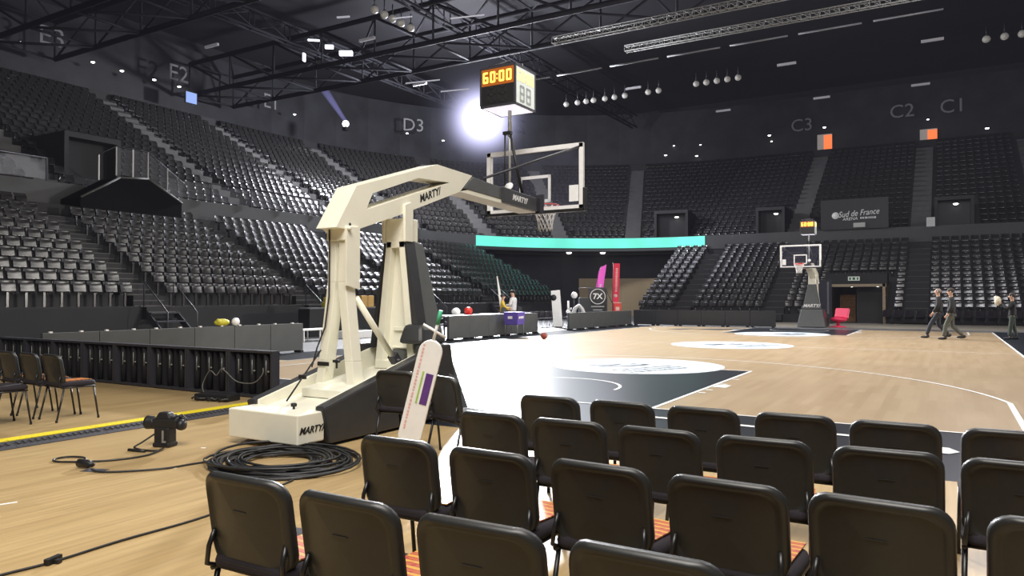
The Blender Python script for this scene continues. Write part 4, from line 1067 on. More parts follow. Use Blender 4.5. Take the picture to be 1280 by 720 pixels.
for i, y in enumerate((15.9, 17.2)):
    t = thing('laptop', 'dark laptop on the scorers\' table, %s one' % ('left', 'right')[i], 'laptop', (-9.6, y, .86), 0, 'laptops on the scorers table')
    m = MB(); m.box((-.05, 0, .01), (.24, .34, .02)); m.build('keyboard', M_STEEL, t); m = MB(); m.box((.08, 0, .13), (.015, .34, .23), (0, R(12), 0)); m.build('screen_lid', M_BLACK, t)
# purple cart
ct = thing('ball_cart', 'purple fabric ball cart on four thin legs before the scorers\' table', 'cart', (-8.45, 14.95, 0), R(8))
M_PUR = mat('purple_fabric', (.10, .065, .36), .6, var=.12, scale=8)
m = MB(); m.hexa([(-.27, -.33, .46), (.27, -.33, .46), (.27, .33, .46), (-.27, .33, .46), (-.31, -.37, .95), (.31, -.37, .95), (.31, .37, .95), (-.31, .37, .95)]); bk_ = m.build('fabric_box', M_PUR, ct, .02)
m = MB()
u = -.22
for w in (.10, .05, .05, .08, .06, .05): m.box((.297, u, .74), (.008, w * .9, .09), (0, R(5), 0)); u += w + .012
m.box((-.03, -.358, .74), (.18, .012, .10)); m.build('faded_print', M_WHITE2, bk_)
for sx in (-1, 1):
    for sy in (-1, 1):
        m = MB(); m.tube([(sx * .25, sy * .31, .0), (sx * .25, sy * .31, .95)], .013, 6); m.build('leg', M_ALU, ct)
def basketball(label, p):
    t = thing('basketball', label, 'ball', p)
    m = MB(); m.ball((0, 0, .121), .121, 24, 14); m.build('skin', mat('ball_leather', (.28, .055, .035), .55, bump=.1, scale=90), t)
    s = MB()
    for rot in ((0, 0), (90, 0), (90, 90)):
        Mx = Matrix.Translation((0, 0, .121)) @ Matrix.Rotation(R(rot[1] + 25), 4, 'Z') @ Matrix.Rotation(R(rot[0] + 15), 4, 'X')
        s.tube([(.1205 * math.cos(R(i * 12)), .1205 * math.sin(R(i * 12)), 0) for i in range(30)], .003, 4, closed=True, M=Mx)
    s.build('seams', M_BLACK, t)
basketball('red-brown basketball lying alone on the court', (-6.63, 13.95, .004))
for i in range(8):
    c = chair('grey bench chair in the row between the two boards, %s from the left' % nth(i), -11.8, 22.2 + .56 * i, R(-90), 'bench chairs between the boards', 'bench_chair')
for i in range(12):
    chair('dark purple bench seat before the far stand, %s from the left' % nth(i), 2.9 + .56 * i, 37.35, R(180), 'dark purple bench seats', 'bench_chair')
# white low bench, black counter
bt = thing('low_table', 'low white table standing behind the grey board end', 'table', (-13.2, 9.2, 0))
m = MB(); m.box((0, 0, .39), (.7, 1.7, .04)); m.build('table_top', M_WHITE2, bt)
for sx in (-.3, .3):
    for sy in (-.75, 0, .75):
        m = MB(); m.box((sx, sy, .185), (.04, .04, .37)); m.build('leg', M_WHITE2, bt)
pd_ = tag(MB().box((-13.0, 11.1, .14), (.7, 1.2, .28)).build('white_step', M_WHITE2, bevel=.02), 'white platform box behind the stand legs', 'platform')
lt_ = thing('laptop', 'open laptop with pale screen on the white platform', 'laptop', (-13.0, 11.2, .28), R(10))
m = MB(); m.box((0, 0, .012), (.26, .38, .024)); m.build('keyboard', M_STEEL, lt_); m = MB(); m.box((-.14, 0, .15), (.02, .38, .26), (0, R(-12), 0)); m.build('screen_lid', mat('pale_screen', (.5, .52, .55), .3), lt_)
ctn = thing('black_counter', 'black counter with equipment before the left stand, seen between the legs', 'counter', (-15.1, 12.6, 0))
m = MB(); m.box((0, 0, 1.08), (.7, 4.2, .05)); m.build('counter_top', mat('counter_grey', (.09, .09, .10), .4), ctn)
m = MB(); m.box((0, 0, .53), (.6, 4.1, 1.05)); m.build('counter_body', M_BLACK, ctn)
bx = thing('storage_box', 'ochre box on the black counter', 'box', (-15.1, 13.9, 1.105))
m = MB(); m.box((0, 0, .24), (.4, .75, .48)); m.build('carton', mat('ochre_card', (.42, .26, .08), .7), bx, .015); m = MB(); m.box((.203, 0, .24), (.006, .09, .48)); m.build('tape_strip', mat('tape_brown', (.3, .17, .05), .5), bx)
yb_ = MB(); yb_.box((-15.1, 11.75, 1.22), (.3, .30, .22)); yb_.box((-15.1, 11.68, 1.42), (.16, .14, .18)); tag(yb_.build('yellow_radio', mat('dark_yellow', (.30, .26, .02), .5), bevel=.04), 'small black and yellow device on the black counter', 'device')
bg = MB(); bg.ball((0, 0, .085), .15, 12, 8, (.6, 1.5, .6)); bg.ball((.02, -.12, .11), .07, 10, 6); bgo = bg.build('yellow_bag', mat('bag_yellow', (.5, .46, .03), .6, bump=.3, scale=20)); bgo.location = (-9.4, 2.45, .80)
tag(bgo, 'crumpled yellow bag on the grey board behind the fence', 'bag')
wb = MB(); wb.ball((0, 0, .10), .11, 12, 8, (.7, 1, .95)); wbo = wb.build('white_bag', M_WHITE2); wbo.location = (-9.4, 2.85, .79); tag(wbo, 'small white crumpled bag beside the yellow one', 'bag')

# corner group behind the boards
wp = thing('leaning_panel', 'white upright panel with a black disc standing behind the bench chairs', 'panel', (-11.0, 23.5, 0), R(28))
m = MB(); m.hexa([(-.16, -.03, .02), (.30, -.03, .02), (.30, .03, .02), (-.16, .03, .02), (-.30, -.03, 1.84), (.16, -.03, 1.88), (.16, .03, 1.88), (-.30, .03, 1.84)]); m.build('board', M_WHITE2, wp, .01)
m = MB(); m.lathe([(.15, 0), (.15, .02)], 18, M=Matrix.Translation((-.16, -.035, 1.5)) @ Matrix.Rotation(R(90), 4, 'X')); m.build('disc', M_BLACK, wp)
m = MB(); m.box((.07, .2, .03), (.4, .5, .04)); m.build('base_plate', M_BLACK, wp)
ps = MB(); ps.tube([(0, 0, 0), (0, 0, 1.34)], .05, 10); ps.box((.06, 0, .95), (.2, .1, .1)); ps.lathe([(.16, 0), (.16, .04), (.1, .10)], 14); ps.lathe([(.10, .70), (.13, .78), (.06, .9)], 12); pso = ps.build('white_post', M_WHITE2); pso.location = (-10.6, 24.0, 0); tag(pso, 'thin white post with small arms right of the white panel', 'post')
bs = thing('globe_lamp', 'white globe on a dark stand beside the black stage block', 'lamp', (-10.7, 24.9, 0))
m = MB(); m.ball((0, 0, 1.62), .17, 16, 10); m.build('globe', M_WHITE2, bs); m = MB(); m.tube([(0, 0, 0), (0, 0, 1.46)], .03, 8); m.lathe([(.2, 0), (.2, .03)], 14); m.build('stand', M_BLACK, bs)
af = thing('folding_frame', 'grey A-shaped folding frame on the floor behind the boards', 'frame', (-9.72, 23.3, 0), R(28))
m = MB(); m.tube([(-.46, 0, .02), (-.15, 0, .98), (.05, 0, 1.12), (.18, 0, .95), (.52, 0, .02)], [.10, .10, .09, .10, .12], 8); m.build('arch', mat('silver_cloth', (.5, .5, .5), .5), af)
sg_ = thing('stage_block', 'black stage block with round 7X emblem below the pink flag', 'stage block', (-10.75, 27.3, 0), R(30))
m = MB(); m.box((0, 0, .75), (1.5, .9, 1.5)); m.box((.22, -.42, 1.0), (1.0, .06, 2.05)); m.build('block', mat('block_black', (.03, .03, .033), .5), sg_, .02)
m = MB(); m.tube([(.22 + .40 * math.cos(R(i * 12)), -.47, 1.56 + .40 * math.sin(R(i * 12))) for i in range(30)], .022, 6, closed=True); m.build('emblem_ring', M_WHITE2, sg_)
text_mesh('lettering', '7X', M_WHITE2, .42, 0, sg_, frame_M((.22, -.466, 1.56), (1, 0, 0), (0, 0, 1)), bold=True)
m = MB(); m.box((.22, -.455, 1.02), (.7, .02, .06)); m.box((.22, -.455, .84), (.5, .02, .05)); m.build('small_print', mat('faded_white', (.35, .35, .35), .6), sg_)
for u, h in ((-.7, 1.9), (.72, 1.95)):
    m = MB(); m.tube([(u, .3, 1.5), (u, .3, 1.56 + .5)], .018, 6); m.build('rail_post', M_STEEL, sg_)
m = MB(); m.tube([(-.7, .3, 2.05), (.72, .3, 2.05), (1.1, .3, 1.2)], .018, 6); m.build('rail', M_STEEL, sg_)
pf = thing('feather_flag', 'curved pink feather flag in front of the ochre corner wall', 'flag', (-11.0, 28.6, 0), R(30))
m = MB(); L_ = [(-.17, .5), (-.15, 1.4), (-.10, 2.2), (.0, 2.9), (.18, 3.22), (.46, 3.36)]; Rr_ = [(.46, 3.36), (.42, 3.0), (.34, 2.5), (.26, 1.9), (.20, 1.4), (.17, .5)]
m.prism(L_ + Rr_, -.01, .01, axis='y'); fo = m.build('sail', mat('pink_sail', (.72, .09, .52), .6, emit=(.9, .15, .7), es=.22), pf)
m = MB()
for k in range(9): m.box((.03 + .012 * k, -.014, 1.25 + k * .12), (.10, .006, .08))
m.build('vertical_print', M_WHITE2, fo)
m = MB(); m.tube([(-.14, 0, 0), (-.12, 0, 1.4), (-.06, 0, 2.3), (.02, 0, 2.95), (.2, 0, 3.28)], .018, 6); m.lathe([(.22, 0), (.22, .04)], 14, (-.14, 0, 0)); m.build('pole', M_BLACK, pf)
rf = thing('banner_flag', 'tall straight red banner with pale vertical print right of the pink flag', 'flag', (-11.2, 31.6, 0), R(30))
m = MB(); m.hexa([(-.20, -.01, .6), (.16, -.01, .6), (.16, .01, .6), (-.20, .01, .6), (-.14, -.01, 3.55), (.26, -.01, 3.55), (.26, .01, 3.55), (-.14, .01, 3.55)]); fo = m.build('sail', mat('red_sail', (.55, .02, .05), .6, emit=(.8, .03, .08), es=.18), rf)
m = MB()
for k in range(12): m.box((.03 + .004 * k, -.014, 1.9 + k * .12), (.12, .006, .08))
m.build('vertical_print', mat('pale_print', (.75, .5, .45), .6), fo)
m = MB(); m.lathe([(.11, 0), (.11, .006)], 14, M=Matrix.Translation((0, -.014, 1.62)) @ Matrix.Rotation(R(90), 4, 'X')); m.build('round_emblem', mat('pale_print', (.75, .5, .45), .6), fo)
m = MB(); m.tube([(-.2, 0, 0), (-.14, 0, 3.6)], .018, 6); m.lathe([(.22, 0), (.22, .04)], 14, (-.2, 0, 0)); m.build('pole', M_BLACK, rf)
rbx = thing('cool_box', 'small red box with pale lid behind the grey board', 'box', (-9.62, 28.0, 0), R(30))
m = MB(); m.box((0, 0, .6), (.40, .36, 1.2)); m.build('body', mat('box_red', (.62, .05, .04), .5), rbx, .02); m = MB(); m.box((0, 0, 1.225), (.42, .38, .05)); m.build('lid', mat('pink_lid', (.7, .35, .33), .5), rbx)
m = MB(); m.box((.0, -.183, .9), (.2, .006, .2)); m.build('print', mat('pale_print', (.75, .5, .45), .6), rbx)
# far tunnel side
rc = thing('tub_chair', 'bright pinkish red tub chair beside the far stand base', 'chair', (1.08, 31.2, 0), R(150))
M_TR = mat('tub_red', (.62, .02, .08), .4)
m = MB(); m.ball((0, -.05, .40), .42, 18, 8, (1, .9, .35)); m.build('seat', M_TR, rc)
m = MB(); m.prism([(-.30, .42), (-.42, .92), (-.34, .98), (-.20, .45)], -.40, .40); m.build('backrest', M_TR, rc, .05)
m = MB(); m.lathe([(.40, .0), (.40, .03), (.08, .08), (.06, .32)], 18); m.build('pedestal', M_TR, rc)
bn = thing('roll_up_banner', 'dark navy upright banner with white vertical script beside the far stand', 'banner', (-.28, 36.6, 0))
m = MB(); m.box((0, 0, 1.3), (.8, .02, 2.5)); fo = m.build('sheet', mat('navy_sheet', (.012, .014, .028), .6), bn)
m = MB(); random.seed(11); z = .55
while z < 2.3: m.tube([(.16, -.016, z), (.26, -.016, z + .07), (.14, -.016, z + .10), (.24, -.016, z + .16)], .018, 4); z += .17
m.build('vertical_script', mat('faded_white', (.35, .35, .35), .6), fo)
m = MB(); m.box((0, 0, .03), (.85, .25, .06)); m.build('base', M_STEEL, bn)
wc = thing('wooden_crate', 'orange-brown crate stack inside the far tunnel', 'crate', (.5, 41.2, 0))
m = MB(); m.box((0, 0, .85), (.9, .5, 1.7)); m.build('crate_body', mat('crate_brown', (.30, .15, .045), .6, var=.3, scale=4), wc, .02)
m = MB()
for z in (.45, .9, 1.35): m.box((0, -.26, z), (.92, .03, .05))
m.build('batten', mat('batten', (.2, .10, .03), .6), wc)

# ------------------------------------------------------------------ things on the near floor
for i in range(8):
    y1 = -2.05 - i * .9
    t = thing('cable_ramp', 'yellow topped rubber cable ramp, %s length from the fence' % nth(i), 'cable ramp', (-2.28, y1 - .45, 0), 0, 'yellow and black cable ramp lengths')
    m = MB(); m.prism([(-.17, .0), (-.13, .05), (.06, .05), (.25, .008), (.25, 0)], -.448, .448, axis='y'); m.build('ramp_body', M_RAMP, t)
    m = MB(); m.box((-.035, 0, .0525), (.18, .893, .006)); m.build('yellow_lid', M_YEL, t)
    m = MB()
    for k in range(14): m.box((.13, -.40 + k * .062, .036), (.07, .022, .012), (0, R(12), 0))
    m.build('tread', M_RAMP, t)
cbx = thing('cable_box', 'flat black cable box at the foot of the fence', 'box', (-3.25, -2.42, 0), R(10))
m = MB(); m.box((0, 0, .05), (.62, .26, .10)); m.build('case', M_BLACK, cbx, .02)
m = MB(); m.tube([(-.32 + .64 * i / 20, -.16 + .04 * math.sin(i), .03 + .03 * math.sin(i * 1.7) ** 2) for i in range(21)], .014, 6); m.build('lead', M_CABLE, cbx)
def spline(pts, n=6):
    P = [Vector(p) for p in pts]; out = []
    for i in range(len(P) - 1):
        p0, p1, p2, p3 = P[max(0, i - 1)], P[i], P[i + 1], P[min(len(P) - 1, i + 2)]
        for k in range(n):
            t = k / n; out.append(.5 * ((2 * p1) + (p2 - p0) * t + (2 * p0 - 5 * p1 + 4 * p2 - p3) * t * t + (3 * p1 - p0 - 3 * p2 + p3) * t ** 3))
    return out + [P[-1]]
def cable(label, pts, r, name='cable', m=None):
    return tag(MB().tube(spline(pts), r, 8).build(name, m or M_CABLE), label, 'cable')
cable('thin grey lead hanging in loops on the back of the fence', [(-3.9, -2.15, .02), (-4.1, -2.03, .14), (-3.93, -2.03, .36), (-3.78, -2.03, .30), (-3.66, -2.03, .40), (-3.55, -2.03, .36), (-3.3, -2.03, .23), (-2.95, -2.03, .23), (-2.76, -2.03, .36), (-2.74, -2.03, .46)], .008, m=mat('grey_lead', (.16, .16, .15), .5))
cable('black lead looping on the floor from the camera to a plug', [(-.72, -4.98, .02), (-.59, -5.27, .012), (-.71, -5.58, .012), (-1.01, -5.80, .012), (-1.16, -5.77, .012), (-1.16, -5.65, .012), (-1.0, -5.59, .012), (-.80, -5.69, .016)], .009)
cable('black lead running from the plug to the coiled cable', [(-.42, -5.85, .02), (-.26, -5.81, .012), (.02, -5.51, .012), (.09, -5.25, .012), (.16, -5.0, .014)], .009)
cable('long thin black cable lying diagonally across the bottom left floor', [(1.46, -7.9, .01), (1.52, -7.42, .01), (1.55, -7.19, .01), (1.53, -6.79, .01), (1.54, -6.2, .01), (1.38, -5.53, .01), (1.3, -5.2, .015)], .008)
mk = MB(); mk.box((1.55, -7.19, .022), (.03, .10, .03), (0, 0, R(20))); mk.box((1.55, -7.19, .015), (.09, .03, .02), (0, 0, R(20))); tag(mk.build('cable_clip', M_BLACK), 'small black clip on the thin diagonal cable', 'clip')
pg = thing('cable_plug', 'black cylindrical plug on the floor with a dark tape patch', 'plug', (-.60, -5.80, 0), R(20))
m = MB(); m.lathe([(.028, -.09), (.036, -.08), (.036, .03), (.026, .05), (.02, .09)], 14, M=Matrix.Translation((0, 0, .042)) @ Matrix.Rotation(R(90), 4, 'Y') @ Matrix.Rotation(R(12), 4, 'X')); m.build('connector', M_BLACK, pg)
m = MB(); m.box((.14, -.06, .003), (.20, .11, .004)); m.build('tape_patch', mat('grey_tape', (.06, .06, .075), .5), pg)
# coil
random.seed(21); pts = []
N = 26
for i in range(N * 28):
    a = 2 * math.pi * i / 28; k = i / 28
    r = .47 + .15 * math.sin(k * 2.4) + .03 * math.sin(k * 5.1 + a)
    cx = .72 + .05 * math.sin(k * 1.7); cy = -4.81 + .04 * math.cos(k * 2.3)
    z = .012 + .075 * (k / N) * (.55 + .45 * math.sin(a * 1.0 + k)) + .006 * math.sin(k * 3)
    pts.append((cx + r * 1.12 * math.cos(a + .3), cy + r * .92 * math.sin(a + .3), max(.012, z)))
coil = MB(); coil.tube(pts, .0115, 5); tag(coil.build('coiled_cable', M_CABLE), 'big coil of black cable on the wooden floor before the stand', 'cable')
# camera
cmr = thing('video_camera', 'black video camera standing on the floor left of the stand base', 'camera', (-.87, -4.86, 0), R(20))
m = MB(); m.box((0, 0, .10), (.17, .13, .20)); m.box((.0, .0, .025), (.19, .15, .05)); m.box((.02, .02, .235), (.28, .15, .10)); m.build('body', M_BLACK, cmr, .018)
m = MB(); m.lathe([(.058, 0), (.064, .02), (.064, .07), (.068, .08), (.068, .10), (.060, .10)], 20, M=Matrix.Translation((-.10, 0, .235)) @ Matrix.Rotation(R(-90), 4, 'Y')); lo = m.build('lens_barrel', M_BLACK, cmr)
m = MB(); m.lathe([(.06, .0), (.01, .004)], 18, M=Matrix.Translation((-.198, 0, .235)) @ Matrix.Rotation(R(-90), 4, 'Y')); m.build('front_glass', mat('lens_glass', (.01, .01, .02), .08), lo)
m = MB(); m.hexa([(-.09, -.05, .28), (.09, -.05, .28), (.09, .06, .28), (-.09, .06, .28), (-.05, -.035, .345), (.05, -.035, .345), (.05, .045, .345), (-.05, .045, .345)]); m.build('viewfinder_hump', M_BLACK, cmr, .012)
m = MB()
for x, y in ((.10, -.02), (.15, .03), (.08, .05)): m.lathe([(.02, 0), (.02, .025), (.012, .03)], 12, (x, y, .285))
m.tube([(.12, -.04, .29), (.20, -.03, .33), (.21, .04, .27)], .008, 6); m.build('dials', M_STEEL, cmr)
m = MB(); m.lathe([(.05, 0), (.055, .03), (.045, .06)], 16, M=Matrix.Translation((.15, 0, .22)) @ Matrix.Rotation(R(90), 4, 'Y')); m.build('eyecup', M_BLACK, cmr)
m = MB(); m.box((.02, -.068, .11), (.02, .006, .12)); m.box((.045, -.078, .06), (.03, .01, .018)); m.build('port_cover', mat('silver_port', (.4, .4, .4), .3, metal=.6), cmr)
m = MB(); m.tube(spline([(-.12, .0, .12), (-.2, -.08, .05), (-.24, -.14, .012), (-.12, -.22, .012), (.02, -.26, .012), (.09, -.24, .012)]), .009, 6); m.tube([(-.20, -.27, .014), (-.06, -.30, .014), (.0, -.30, .014)], .016, 6); m.build('strap', M_BLACK, cmr)
for i, (x, y, a, l) in enumerate(((.02, -6.73, 70, .16), (-.47, -4.72, 20, .05), (.05, -5.42, 60, .07), (2.05, -4.2, 40, .05))):
    o = MB().box((0, 0, .0035), (l, .022, .003)).build('tape_mark', M_WHITE2); o.location = (x, y, 0); o.rotation_euler = (0, 0, R(a))
    tag(o, 'small white tape mark on the wooden floor, ' + ('at the left edge of the photo', 'right of the camera', 'between plug and coil', 'beside the loose chairs')[i], 'tape', 'white tape marks on the wood')
# ------------------------------------------------------------------ people
def skin(name, verts, edges, radii, m, parent=None, root=0, sub=1):
    me = bpy.data.meshes.new(name); me.from_pydata(verts, edges, []); me.materials.append(m)
    o = bpy.data.objects.new(name, me); COL.objects.link(o)
    if parent: o.parent = parent
    md = o.modifiers.new('skin', 'SKIN'); md.use_smooth_shade = True
    d = me.skin_vertices[0].data
    for i, r in enumerate(radii):
        d[i].radius = (r, r) if not isinstance(r, tuple) else r; d[i].use_root = (i == root)
    s = o.modifiers.new('sub', 'SUBSURF'); s.levels = s.render_levels = sub
    return o
M_SKIN = mat('skin', (.52, .31, .22), .5, var=.05)
def person(label, loc, rz, feet, knees, elbows, hands, top, trouser, shoe, hair, bald=False, H=1.0, lean=0.0, cap=None, head_dx=0.0):
    # local: faces +y, x to its right; joints given for left(-x) / right(+x)
    root = thing('person', label, 'person', loc, rz)
    pel = (0, 0, .93); wa = (0, lean * .3, 1.08); ch = (0, lean * .7, 1.30); nk = (0, lean, 1.46); hb = (head_dx, lean + .02, 1.54); hm = (head_dx, lean + .035, 1.63); ht = (head_dx, lean + .025, 1.70)
    V = [pel, wa, ch, nk, hb, hm, ht, (head_dx, lean + .135, 1.60)]; Rd = [(.12, .10), (.115, .09), (.135, .095), (.052, .052), (.068, .075), (.076, .09), (.06, .068), .016]
    E = [(0, 1), (1, 2), (2, 3), (3, 4), (4, 5), (5, 6), (5, 7)]
    for i, s in enumerate((-1, 1)):
        b = len(V); sh_ = (s * .175, lean * .85, 1.39)
        V += [sh_, elbows[i], hands[i]]; Rd += [.055, .042, .028]; E += [(2, b), (b, b + 1), (b + 1, b + 2)]
        e, h = Vector(elbows[i]), Vector(hands[i]); d = (h - e).normalized(); side = d.cross(Vector((s, .2, .1))).normalized(); out = side.cross(d)
        pm = h + d * .07; V.append(tuple(pm)); Rd.append((.036, .018)); E.append((b + 2, b + 3)); hp = b + 3
        for k, (o_, l) in enumerate(((-.03, .075), (-.01, .085), (.01, .08), (.03, .062))):
            q = pm + side * o_ + d * .02; V.append(tuple(q + d * l * .5 + out * .008)); Rd.append(.009); V.append(tuple(q + d * l * .95 + out * .022)); Rd.append(.0075)
            E += [(hp, len(V) - 2), (len(V) - 2, len(V) - 1)]
        V.append(tuple(h + d * .03 - side * .045 + out * .01)); Rd.append(.011); V.append(tuple(h + d * .075 - side * .058 + out * .015)); Rd.append(.009); E += [(b + 2, len(V) - 2), (len(V) - 2, len(V) - 1)]
        b = len(V); hp_ = (s * .09, 0, .88)
        V += [hp_, knees[i], (feet[i][0], feet[i][1], feet[i][2] + .09)]; Rd += [.085, .055, .038]; E += [(0, b), (b, b + 1), (b + 1, b + 2)]
    skin('body', V, E, Rd, M_SKIN, root)
    # clothes are slightly fuller skins over the same joints
    V = [(0, 0, .86), pel, wa, ch, (0, lean * .95, 1.44)]; Rd = [(.175, .135), (.18, .14), (.18, .135), (.19, .14), (.08, .075)]; E = [(0, 1), (1, 2), (2, 3), (3, 4)]
    for i, s in enumerate((-1, 1)):
        b = len(V); V += [(s * .18, lean * .85, 1.385), elbows[i], hands[i]]; Rd += [.085, .07, .05]; E += [(3, b), (b, b + 1), (b + 1, b + 2)]
    skin('jacket', V, E, Rd, top, root)
    V = [(0, 0, .95)]; Rd = [(.15, .11)]; E = []
    for i, s in enumerate((-1, 1)):
        b = len(V); V += [(s * .085, 0, .85), knees[i], (feet[i][0], feet[i][1], feet[i][2] + .10)]; Rd += [.105, .078, .062]; E += [(0, b), (b, b + 1), (b + 1, b + 2)]
    skin('trousers', V, E, Rd, trouser, root)
    for i in range(2):
        f = Vector(feet[i]); m = MB()
        m.ball((f.x, f.y + .06, f.z + .045), .045, 12, 8, (1.0, 3.0, 1.0)); m.ball((f.x, f.y - .03, f.z + .075), .05, 10, 7, (.95, 1.2, 1.1)); m.build('shoe', shoe, root)
    m = MB()
    if cap:
        m.ball((head_dx, lean + .02, 1.70), .098, 16, 9, (.95, 1.08, .75)); m.box((head_dx, lean + .16, 1.69), (.15, .12, .015)); m.build('cap', cap, root)
    else:
        m.ball((head_dx, lean + .005, 1.675 if not bald else 1.64), .10 if not bald else .093, 16, 9, (.92, 1.08, .92)); m.build('hair', hair, root)
    m = MB()
    for s in (-1, 1): m.ball((head_dx + s * .033, lean + .116, 1.635), .010, 8, 6)
    m.build('eyes', M_BLACK, root)
    m = MB(); m.box((head_dx, lean + .116, 1.565), (.05, .012, .010)); m.build('mouth', mat('lip', (.35, .12, .10), .5), root)
    m = MB()
    for s in (-1, 1): m.ball((head_dx + s * .088, lean + .02, 1.62), .03, 8, 6, (.35, .7, 1.1))
    m.build('ears', M_SKIN, root)
    root.scale = (H, H, H)
    return root
M_DJ = mat('dark_jacket', (.007, .007, .008), .7, var=.2); M_JEAN = mat('dark_jeans', (.020, .024, .034), .8, var=.2); M_OLIVE = mat('grey_green_trousers', (.085, .09, .075), .8, var=.15); M_DGREEN = mat('dark_green_trousers', (.035, .045, .035), .8, var=.15)
M_HG = mat('grey_hair', (.22, .17, .145), .6); M_HD = mat('dark_hair', (.03, .022, .017), .7); M_SH = mat('dark_shoe', (.015, .015, .016), .5); M_SHP = mat('pale_shoe', (.5, .33, .33), .5)
walk_f = [(-.09, .36, 0), (.09, -.30, .05)]; walk_k = [(-.09, .24, .50), (.09, .02, .48)]
person('bald man in dark jacket and dark jeans walking left across the far court', (5.58, 21.8, 0), R(90), walk_f, walk_k, [(-.24, .02, 1.12), (.24, -.10, 1.12)], [(-.22, .16, .90), (.23, .04, .88)], M_DJ, M_JEAN, M_SH, M_HG, bald=True, H=1.06)
person('man in dark jacket and grey-green trousers walking left just behind the bald man', (5.98, 20.9, 0), R(92), [(-.09, .22, 0), (.09, -.34, .05)], [(-.09, .17, .50), (.09, -.02, .47)], [(-.24, .0, 1.12), (.24, -.12, 1.12)], [(-.23, .12, .89), (.24, .02, .88)], M_DJ, M_OLIVE, M_SH, M_HD, H=1.045)
person('person in black jacket and dark green trousers facing left, holding something pale up, right edge', (7.86, 22.3, 0), R(85), [(-.10, .10, 0), (.10, -.12, 0)], [(-.10, .06, .48), (.10, -.03, .48)], [(-.26, .14, 1.14), (.26, .14, 1.14)], [(-.10, .36, 1.36), (.10, .36, 1.36)], M_DJ, M_DGREEN, M_SH, M_HD, H=.95)
person('person in a yellow shirt behind the scorers\' table beside the purple cart', (-10.35, 17.2, 0), R(-60), [(-.1, 0, 0), (.1, 0, 0)], [(-.1, .03, .48), (.1, .03, .48)], [(-.25, .05, 1.14), (.25, .10, 1.14)], [(-.2, .28, 1.05), (.15, .30, 1.12)], mat('yellow_shirt', (.62, .42, .04), .7), M_JEAN, M_SH, M_HD, H=.94)
person('person in a white shirt and dark cap behind the scorers\' table', (-10.35, 18.1, 0), R(100), [(-.1, 0, 0), (.1, 0, 0)], [(-.1, .03, .48), (.1, .03, .48)], [(-.25, .05, 1.14), (.25, .05, 1.14)], [(-.18, .28, 1.10), (.2, .28, 1.05)], mat('white_shirt', (.62, .63, .66), .7), M_JEAN, M_SH, M_HD, cap=M_DJ, H=1.04)
hb_ = thing('pale_bag', 'pale object held up in front of the face of the person at right edge', 'bag', (7.43, 22.3, 1.27))
m = MB(); m.ball((0, 0, .10), .13, 14, 9, (.9, .9, 1.3)); m.ball((-.05, .02, .22), .07, 10, 7); m.build('pouch', mat('cream_cloth', (.62, .55, .42), .6, bump=.2, scale=15), hb_)
m = MB(); m.tube([(.03, 0, .23), (.10, 0, .32), (.14, 0, .22)], .012, 6); m.build('strap', M_BLACK, hb_)
wpn = MB(); wpn.hexa([(-.03, -.02, .85), (.14, -.02, .85), (.14, .02, .85), (-.03, .02, .85), (-.20, -.01, 2.42), (-.16, -.01, 2.42), (-.16, .01, 2.42), (-.20, .01, 2.42)])
wpo = wpn.build('furled_flag', M_WHITE2); wpo.location = (-10.75, 17.75, 0); wpo.rotation_euler = (0, 0, R(30)); tag(wpo, 'white furled flag standing upright between the two people at the table', 'flag')

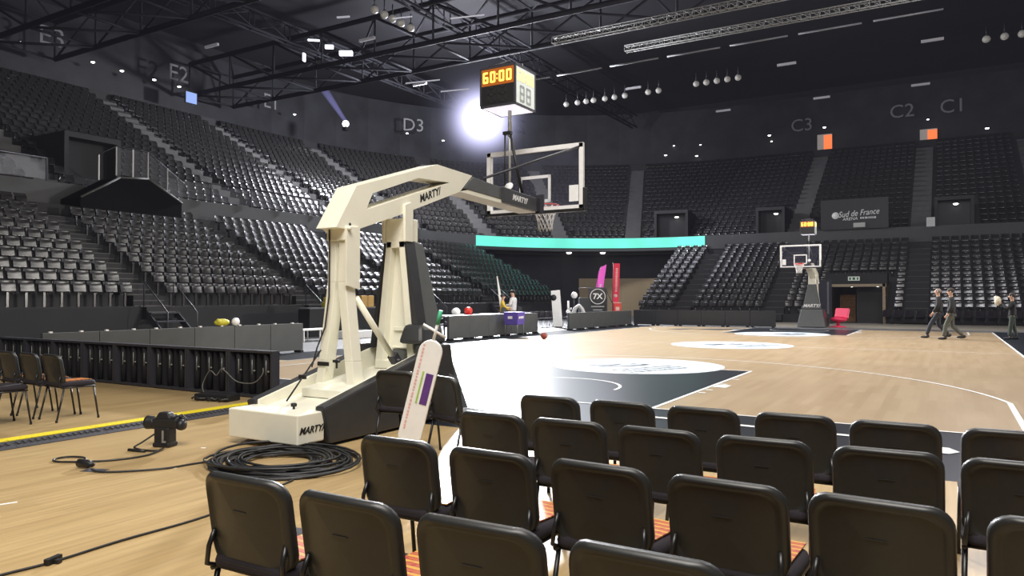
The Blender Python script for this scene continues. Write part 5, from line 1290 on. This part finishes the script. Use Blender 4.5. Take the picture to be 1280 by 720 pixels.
# ------------------------------------------------------------------ light
def area(name, loc, target, size, power, col=(1, 1, 1), shape='DISK', sy=None, spread=180):
    l = bpy.data.lights.new(name, 'AREA'); l.energy = power; l.color = col; l.shape = shape; l.size = size
    if sy: l.size_y = sy
    l.spread = R(spread)
    o = bpy.data.objects.new(name, l); COL.objects.link(o); o.location = loc
    o.rotation_euler = (Vector(target) - Vector(loc)).to_track_quat('-Z', 'Y').to_euler(); return o
area('court_fill', (0, 14, 17), (0, 14, 0), 10, 3200, (1, .96, .90), 'RECTANGLE', 16, 130)  # unseen area fill added above the court
area('front_fill', (5, -9, 11), (1, -3, 0), 7, 2450, (1, .95, .88), 'RECTANGLE', 7)  # unseen area fill added over the foreground
area('lamp_light', LAMP + fdir * .5, (0, 6, 0), 1.5, 9000, (.93, .95, 1), 'DISK', None, 96)
for nm, p, e, c in (('lamp_side_fill', (-24.6, 34.9, 14.6), 9000, (.93, .94, 1)), ('stand_fill', (-5, 8, 9), 1150, (1, .95, .88)), ('corner_fill', (-14, 34, 12.5), 1500, (.86, .87, 1)), ('far_fill', (7, 21, 12), 2600, (.95, .93, 1)), ('upper_fill', (-30, 14, 17), 40, (.95, .95, 1))):  # unseen point lamps added to brighten the stands; first one widens the floodlight
    l = bpy.data.lights.new(nm, 'POINT'); l.energy = e; l.color = c; l.shadow_soft_size = 2.5 if nm != 'lamp_side_fill' else .6
    o = bpy.data.objects.new(nm, l); COL.objects.link(o); o.location = p
sp = bpy.data.lights.new('side_spot', 'SPOT'); sp.energy = 15000; sp.spot_size = R(50); sp.shadow_soft_size = .15; sp.color = (1, .95, .88)
so = bpy.data.objects.new('side_spot', sp); COL.objects.link(so); so.location = (29, 23.5, 6.0)
so.rotation_euler = (Vector((6, 21, 0)) - so.location).to_track_quat('-Z', 'Y').to_euler()
W = bpy.data.worlds.new('world'); S.world = W; W.use_nodes = True
W.node_tree.nodes['Background'].inputs[0].default_value = (.02, .02, .03, 1)
wv = W.node_tree.nodes.new('ShaderNodeEmission'); wv.inputs['Color'].default_value = (.80, .78, 1, 1); wv.inputs['Strength'].default_value = .00018   # emission added to the hall air, lifting the darks like lit haze
W.node_tree.links.new(wv.outputs['Emission'], W.node_tree.nodes['World Output'].inputs['Volume'])
S.view_settings.view_transform = 'Filmic' if False else 'Standard'
S.view_settings.look = 'None'; S.view_settings.exposure = 0
try:
    S.cycles.use_denoising = True; S.cycles.max_bounces = 6; S.cycles.transparent_max_bounces = 12
    S.cycles.sample_clamp_indirect = 4
except Exception: pass
